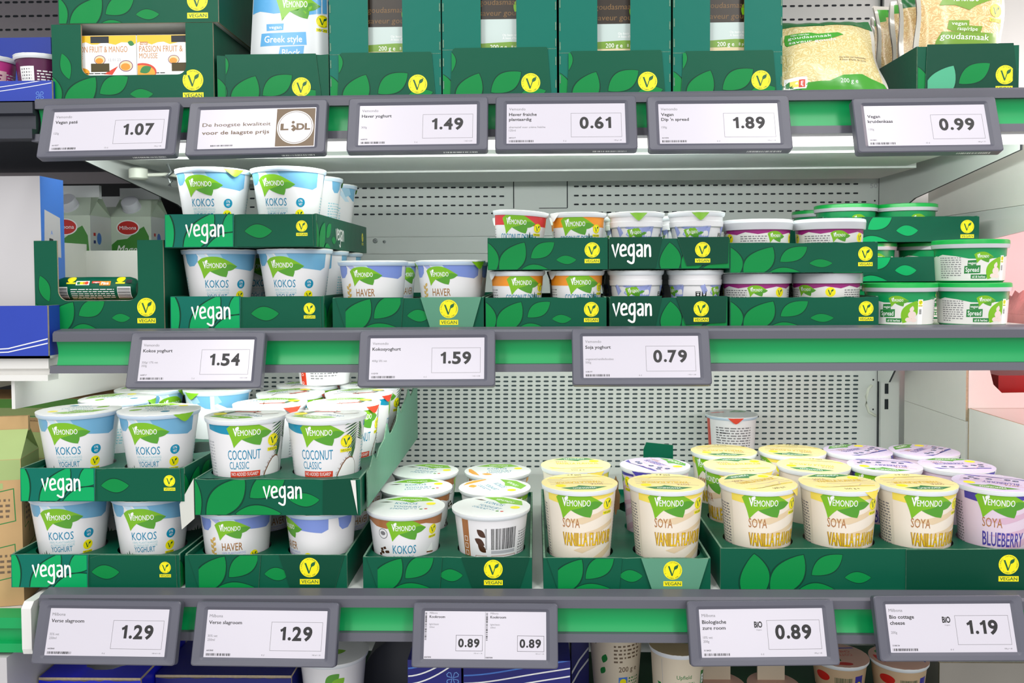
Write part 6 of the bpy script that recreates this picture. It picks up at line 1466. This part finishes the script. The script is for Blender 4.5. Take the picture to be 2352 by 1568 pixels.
# ------------------------------------------------------------------ the shelf below the bottom rail
zl = .660
left_shelf('dark shelf below the bottom price rail carrying the blue cartons', XL, XR + .4, .900, zl, 'rail_grey', 'deck_forest', .04, 1.46)
def torn(label, pl, pr, Y, D, py, m_, seed, cut, dep):
    x0, x1 = X_at(pl, Y, .85), X_at(pr, Y, .85); z1 = at((pl + pr)/2, py, Y).z; W = x1 - x0; h = z1 - zl
    root = thing('carton', label, 'carton', ((x0+x1)/2, Y + D/2, zl)); inv = Matrix.Translation((-(x0+x1)/2, -(Y + D/2), -zl)); b = MB(); r = random.Random(seed)
    b.plate([(0, .0005), (W, .0005), (W, h)] + [(W*(1 - k/20), h - r.uniform(0, .0015)) for k in range(1, 20)] + [(0, h)], front_fn(x0, Y, zl), .003, m_, 'card_edge', 'card_inner')
    for X, sg in ((x0, -1), (x1, 1)): b.plate([(Y + .003, zl + .0005), (Y + D, zl + .0005), (Y + D, z1 + .0), (Y + .003, z1)], (lambda X, sg: lambda u, v, d: Vector((X + sg*d, u, v)))(X, sg), .003, m_, 'card_edge', 'card_inner')
    b.plate([(.003, .0005), (W - .003, .0005), (W - .003, h), (.003, h)], front_fn(x0, Y + D - .003, zl), .003, m_, 'card_edge', 'card_inner')
    # top board with a torn round opening
    n = 22; c0, c1 = cut; R_ = (c1 - c0)*W/2; cx = x0 + (c0 + c1)*W/2
    pts = [(x0, Y), (x1, Y), (x1, Y + D), (cx + R_, Y + D)] + [(cx + R_*math.cos(PI*k/n), Y + D - dep*math.sin(PI*k/n) + r.uniform(-.003, .003)) for k in range(1, n)] + [(cx - R_, Y + D), (x0, Y + D)]
    b.plate(pts, lambda u, v, d: Vector((u, v, z1 + .0032 + d)), .003, m_, 'card_edge', 'card_inner')
    b.box((x0 + .004, Y + .012, z1 - .030), (x1 - .004, Y + D - .004, z1 - .028), 'card_white'); b.box((cx + R_*.1, Y + .012, z1 - .0278), (cx + R_*.14, Y + D - .004, z1 - .012), 'card_inner')
    o = b.build('box_body', root); o.matrix_parent_inverse = inv; return root
torn('blue carton with torn round opening at the bottom left, nearest the crate', 88, 322, .985, .13, 1562, 'box_bright', 3, (.12, .93), .112)
torn('dark blue carton with perforated torn opening below the second 1.29 price tag', 356, 668, 1.02, .14, 1556, 'box_navy', 7, (.30, .75), .085)
design('herb', .080, 'yoghurt_cup', 'cup', None, rt=.0400, rb=.0330, rim=.0425, art=Art().leaf('logo_dark', -.01, -.02, .006, -.008, .3, 0).leaf('logo_green', -.004, -.026, .012, -.014, .3, 0), lidart=Art().leaf('logo_dark', -.02, .0, .0, .012, .3, 0).leaf('logo_green', -.008, -.01, .016, -.002, .3, 0))
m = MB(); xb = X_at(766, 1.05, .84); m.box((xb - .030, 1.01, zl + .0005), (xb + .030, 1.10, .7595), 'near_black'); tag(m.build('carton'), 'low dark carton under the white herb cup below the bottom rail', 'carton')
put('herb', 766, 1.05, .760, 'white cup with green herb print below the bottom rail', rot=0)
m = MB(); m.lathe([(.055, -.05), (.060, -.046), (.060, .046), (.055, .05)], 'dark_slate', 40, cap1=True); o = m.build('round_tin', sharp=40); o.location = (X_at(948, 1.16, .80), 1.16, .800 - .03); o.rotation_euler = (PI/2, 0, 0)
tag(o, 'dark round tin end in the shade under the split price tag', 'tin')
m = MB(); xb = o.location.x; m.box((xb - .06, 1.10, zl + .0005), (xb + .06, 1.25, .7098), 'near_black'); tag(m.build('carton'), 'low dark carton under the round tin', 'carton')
zq = at(1140, 1516, .965).z
for lab, pl, pr, cl in (('navy carton with white curves and clover mark below the split price tag', 936, 1059, True), ('navy carton with long white curves below the split price tag', 1064, 1310, False)):
    x0, x1 = X_at(pl, .965, .87), X_at(pr, .965, .87); W = x1 - x0
    A = Art()
    for k in range(3): A.stroke('ink_white' if k else 'box_royal', [(W*i/12, (zq - zl) - .010 - .009*k + (.030*(i/12)**1.7 if cl else .004*math.sin(i/12*4 - 1.4) - .004 + .012*(i/12)**3)) for i in range(13)], .0016, 0, False)
    if cl: A.add(clover(W*.84, zq - zl - .021, .008))
    carton_box('carton', lab, 'carton', x0, x1, .965, 1.10, zl + .0003, zq, 'box_navy', art=A)
x0, x1 = X_at(1268, 1.13, .87), X_at(1306, 1.13, .87)
carton_box('carton', 'narrow beige carton behind the navy carton with the long curves', 'carton', x0, x1, 1.13, 1.18, zl + .0003, at(1290, 1440, 1.13).z, 'paper_beige')
x0, x1 = X_at(1312, 1.13, .87), X_at(1352, 1.13, .87)
carton_box('carton', 'dark navy carton with pale curve beside the beige one', 'carton', x0, x1, 1.13, 1.20, zl + .0003, at(1330, 1455, 1.13).z, 'box_navy', art=Art().stroke('ink_white', [(0, .10), (.010, .118), (x1 - x0, .135)], .002, 0, False).stroke('ink_white', [(0, .115), (.010, .133), (x1 - x0, .150)], .002, 0, False))
# plant-based cups and the dark green tray with round cut-outs
def beige_art(k):
    if k == 0: return Art().text('ink_brown', '200 g e', .006, -.050, .0065, 1, w=.026, bold=.01).para('ink_brown', .000, -.018, .034, 5, .005, 1, 3).rect('box_royal', .006, -.070, .018, -.057, 1).disc('badge_yellow', .012, -.0635, .0045, 2).text('ink_black', 'M', -.030, -.018, .007, 1, bold=.02).leaf('logo_deep', -.014, -.040, -.010, -.028, .3, 1).leaf('logo_deep', -.018, -.055, -.012, -.045, .3, 1).para('logo_deep', .020, -.060, .016, 4, .004, 1, 2)
    return Art().text('logo_deep', 'Upfield', -.004, -.026, .0045, 1, w=.018, bold=.006).para('logo_deep', -.006, -.032, .024, 5, .0036, 1, 3).rect('ink_pale', -.022, -.08, -.0215, -.004, 1).poly('logo_deep', [(-.030, -.034), (-.024, -.034), (-.027, -.040)], 1).text('logo_deep', 'smaakt', -.027, -.07, .0036, 1, rot=PI/2).poly('logo_deep', [(.030, -.02), (.045, -.024), (.045, -.08), (.026, -.08)], 1).text('ink_white', 'BI', .031, -.036, .010, 2, bold=.03)
design('spready', .100, 'yoghurt_cup', 'cup', None, rt=.0345, rb=.0270, rim=.0362, art=beige_art(0), body='paper_beige', lidart=None)
design('upcup', .088, 'yoghurt_cup', 'cup', None, rt=.0325, rb=.0280, rim=.0345, art=beige_art(1), body='paper_beige', foil='bio_lid', lidart=Art().poly('logo_deep', [(.0, .0), (.01, .03), (.035, .032), (.04, -.006)], 0).text('ink_white', 'Blue Band', .006, .016, .006, 1, w=.028, rot=.25, bold=.01).text('ink_white', 'FRAICHE', .010, .007, .006, 1, w=.024, rot=.25))
zt_ = .7600
m = MB(); x0, x1 = X_at(1360, 1.05, .8), X_at(1636, 1.05, .8)
carton_box('tray', 'dark green tray holding the beige cups below the bottom rail', 'tray', x0, x1, 1.005, 1.20, zl + .0003, zt_ - .001, 'deck_forest')
put('spready', 1414, 1.10, zt_, 'beige cup with 200 g print below the bottom rail', rot=-4)
put('upcup', 1556, 1.058, zt_ - .0008, 'white rimmed beige cup with green lid print beside the BIO price tag', rot=6, lid=0)
x0, x1 = X_at(1640, 1.05, .8), X_at(2162, 1.05, .8)
root = carton_box('tray', 'long dark green tray with round pale cut-outs holding cottage cheese cups', 'tray', x0, x1, 1.03, 1.26, zl + .0003, zt_ - .001, 'deck_forest')
inv = Matrix.Translation(-root.location)
m = MB()
for px in (1652, 1778):
    p = at(px, 1560, 1.10); c = Vector((X_at(px, 1.135, zt_), 1.135, zt_ - .0009)); m.bm.faces.new([m.bm.verts.new((c.x + .0345*math.cos(2*PI*k/36), c.y + .040*math.sin(2*PI*k/36), c.z)) for k in range(36)]).material_index = m.mi('bio_pink')
    m.box((c.x - .018, 1.150, zt_ - .0008), (c.x + .018, 1.153, zt_ + .022), 'paper_beige')
o = m.build('cut_out', root); o.matrix_parent_inverse = inv
ba = Art()
for s in (0, 1): ba.barcode('palm_dark', .000 + .072*s, -.030, .022, .018, 1, 4).rect('berry', .026 + .072*s, -.030, .038 + .072*s, -.010, 1).disc('badge_yellow', .032 + .072*s, -.022, .0040, 2).disc('milk_red', -.016 - .0*s + .072*s*0, -.014, .010, 1, .006)
bl = Art().text('logo_deep', 'BiO', -.004, -.008, .011, 1, w=.022, bold=.03, rot=PI).text('milk_red', 'COTTAGE', .016, .002, .006, 1, w=.030, rot=PI).text('milk_red', 'CHEESE', .016, .012, .006, 1, w=.024, rot=PI).disc('milk_red', -.004, -.028, .012, 1, .005).poly('berry', [(-.036, .018), (.036, .024), (.034, .030), (-.032, .024)], 1)
design('bio', .0400, 'cheese_cup', 'cup', None, rt=.0340, rb=.0300, rim=.0365, art=ba, body='bio_tan', foil='bio_pink', lidart=bl, tab=None)
put('bio', 1928, 1.135, zt_, 'cottage cheese cup with pink lid between the two BIO price tags', rot=-10, lid=0)
put('bio', 2064, 1.130, zt_, 'cottage cheese cup with pink lid mostly under the 1.19 price tag', rot=4, lid=-70)
carton_box('crate', 'greyish open crate with pinkish inside at the bottom right corner', 'crate', X_at(2160, 1.19, .86), .90, 1.19, 1.40, zl + .0003, at(2200, 1522, 1.19).z, 'wood_grey', open_top=True, inner='card_white')
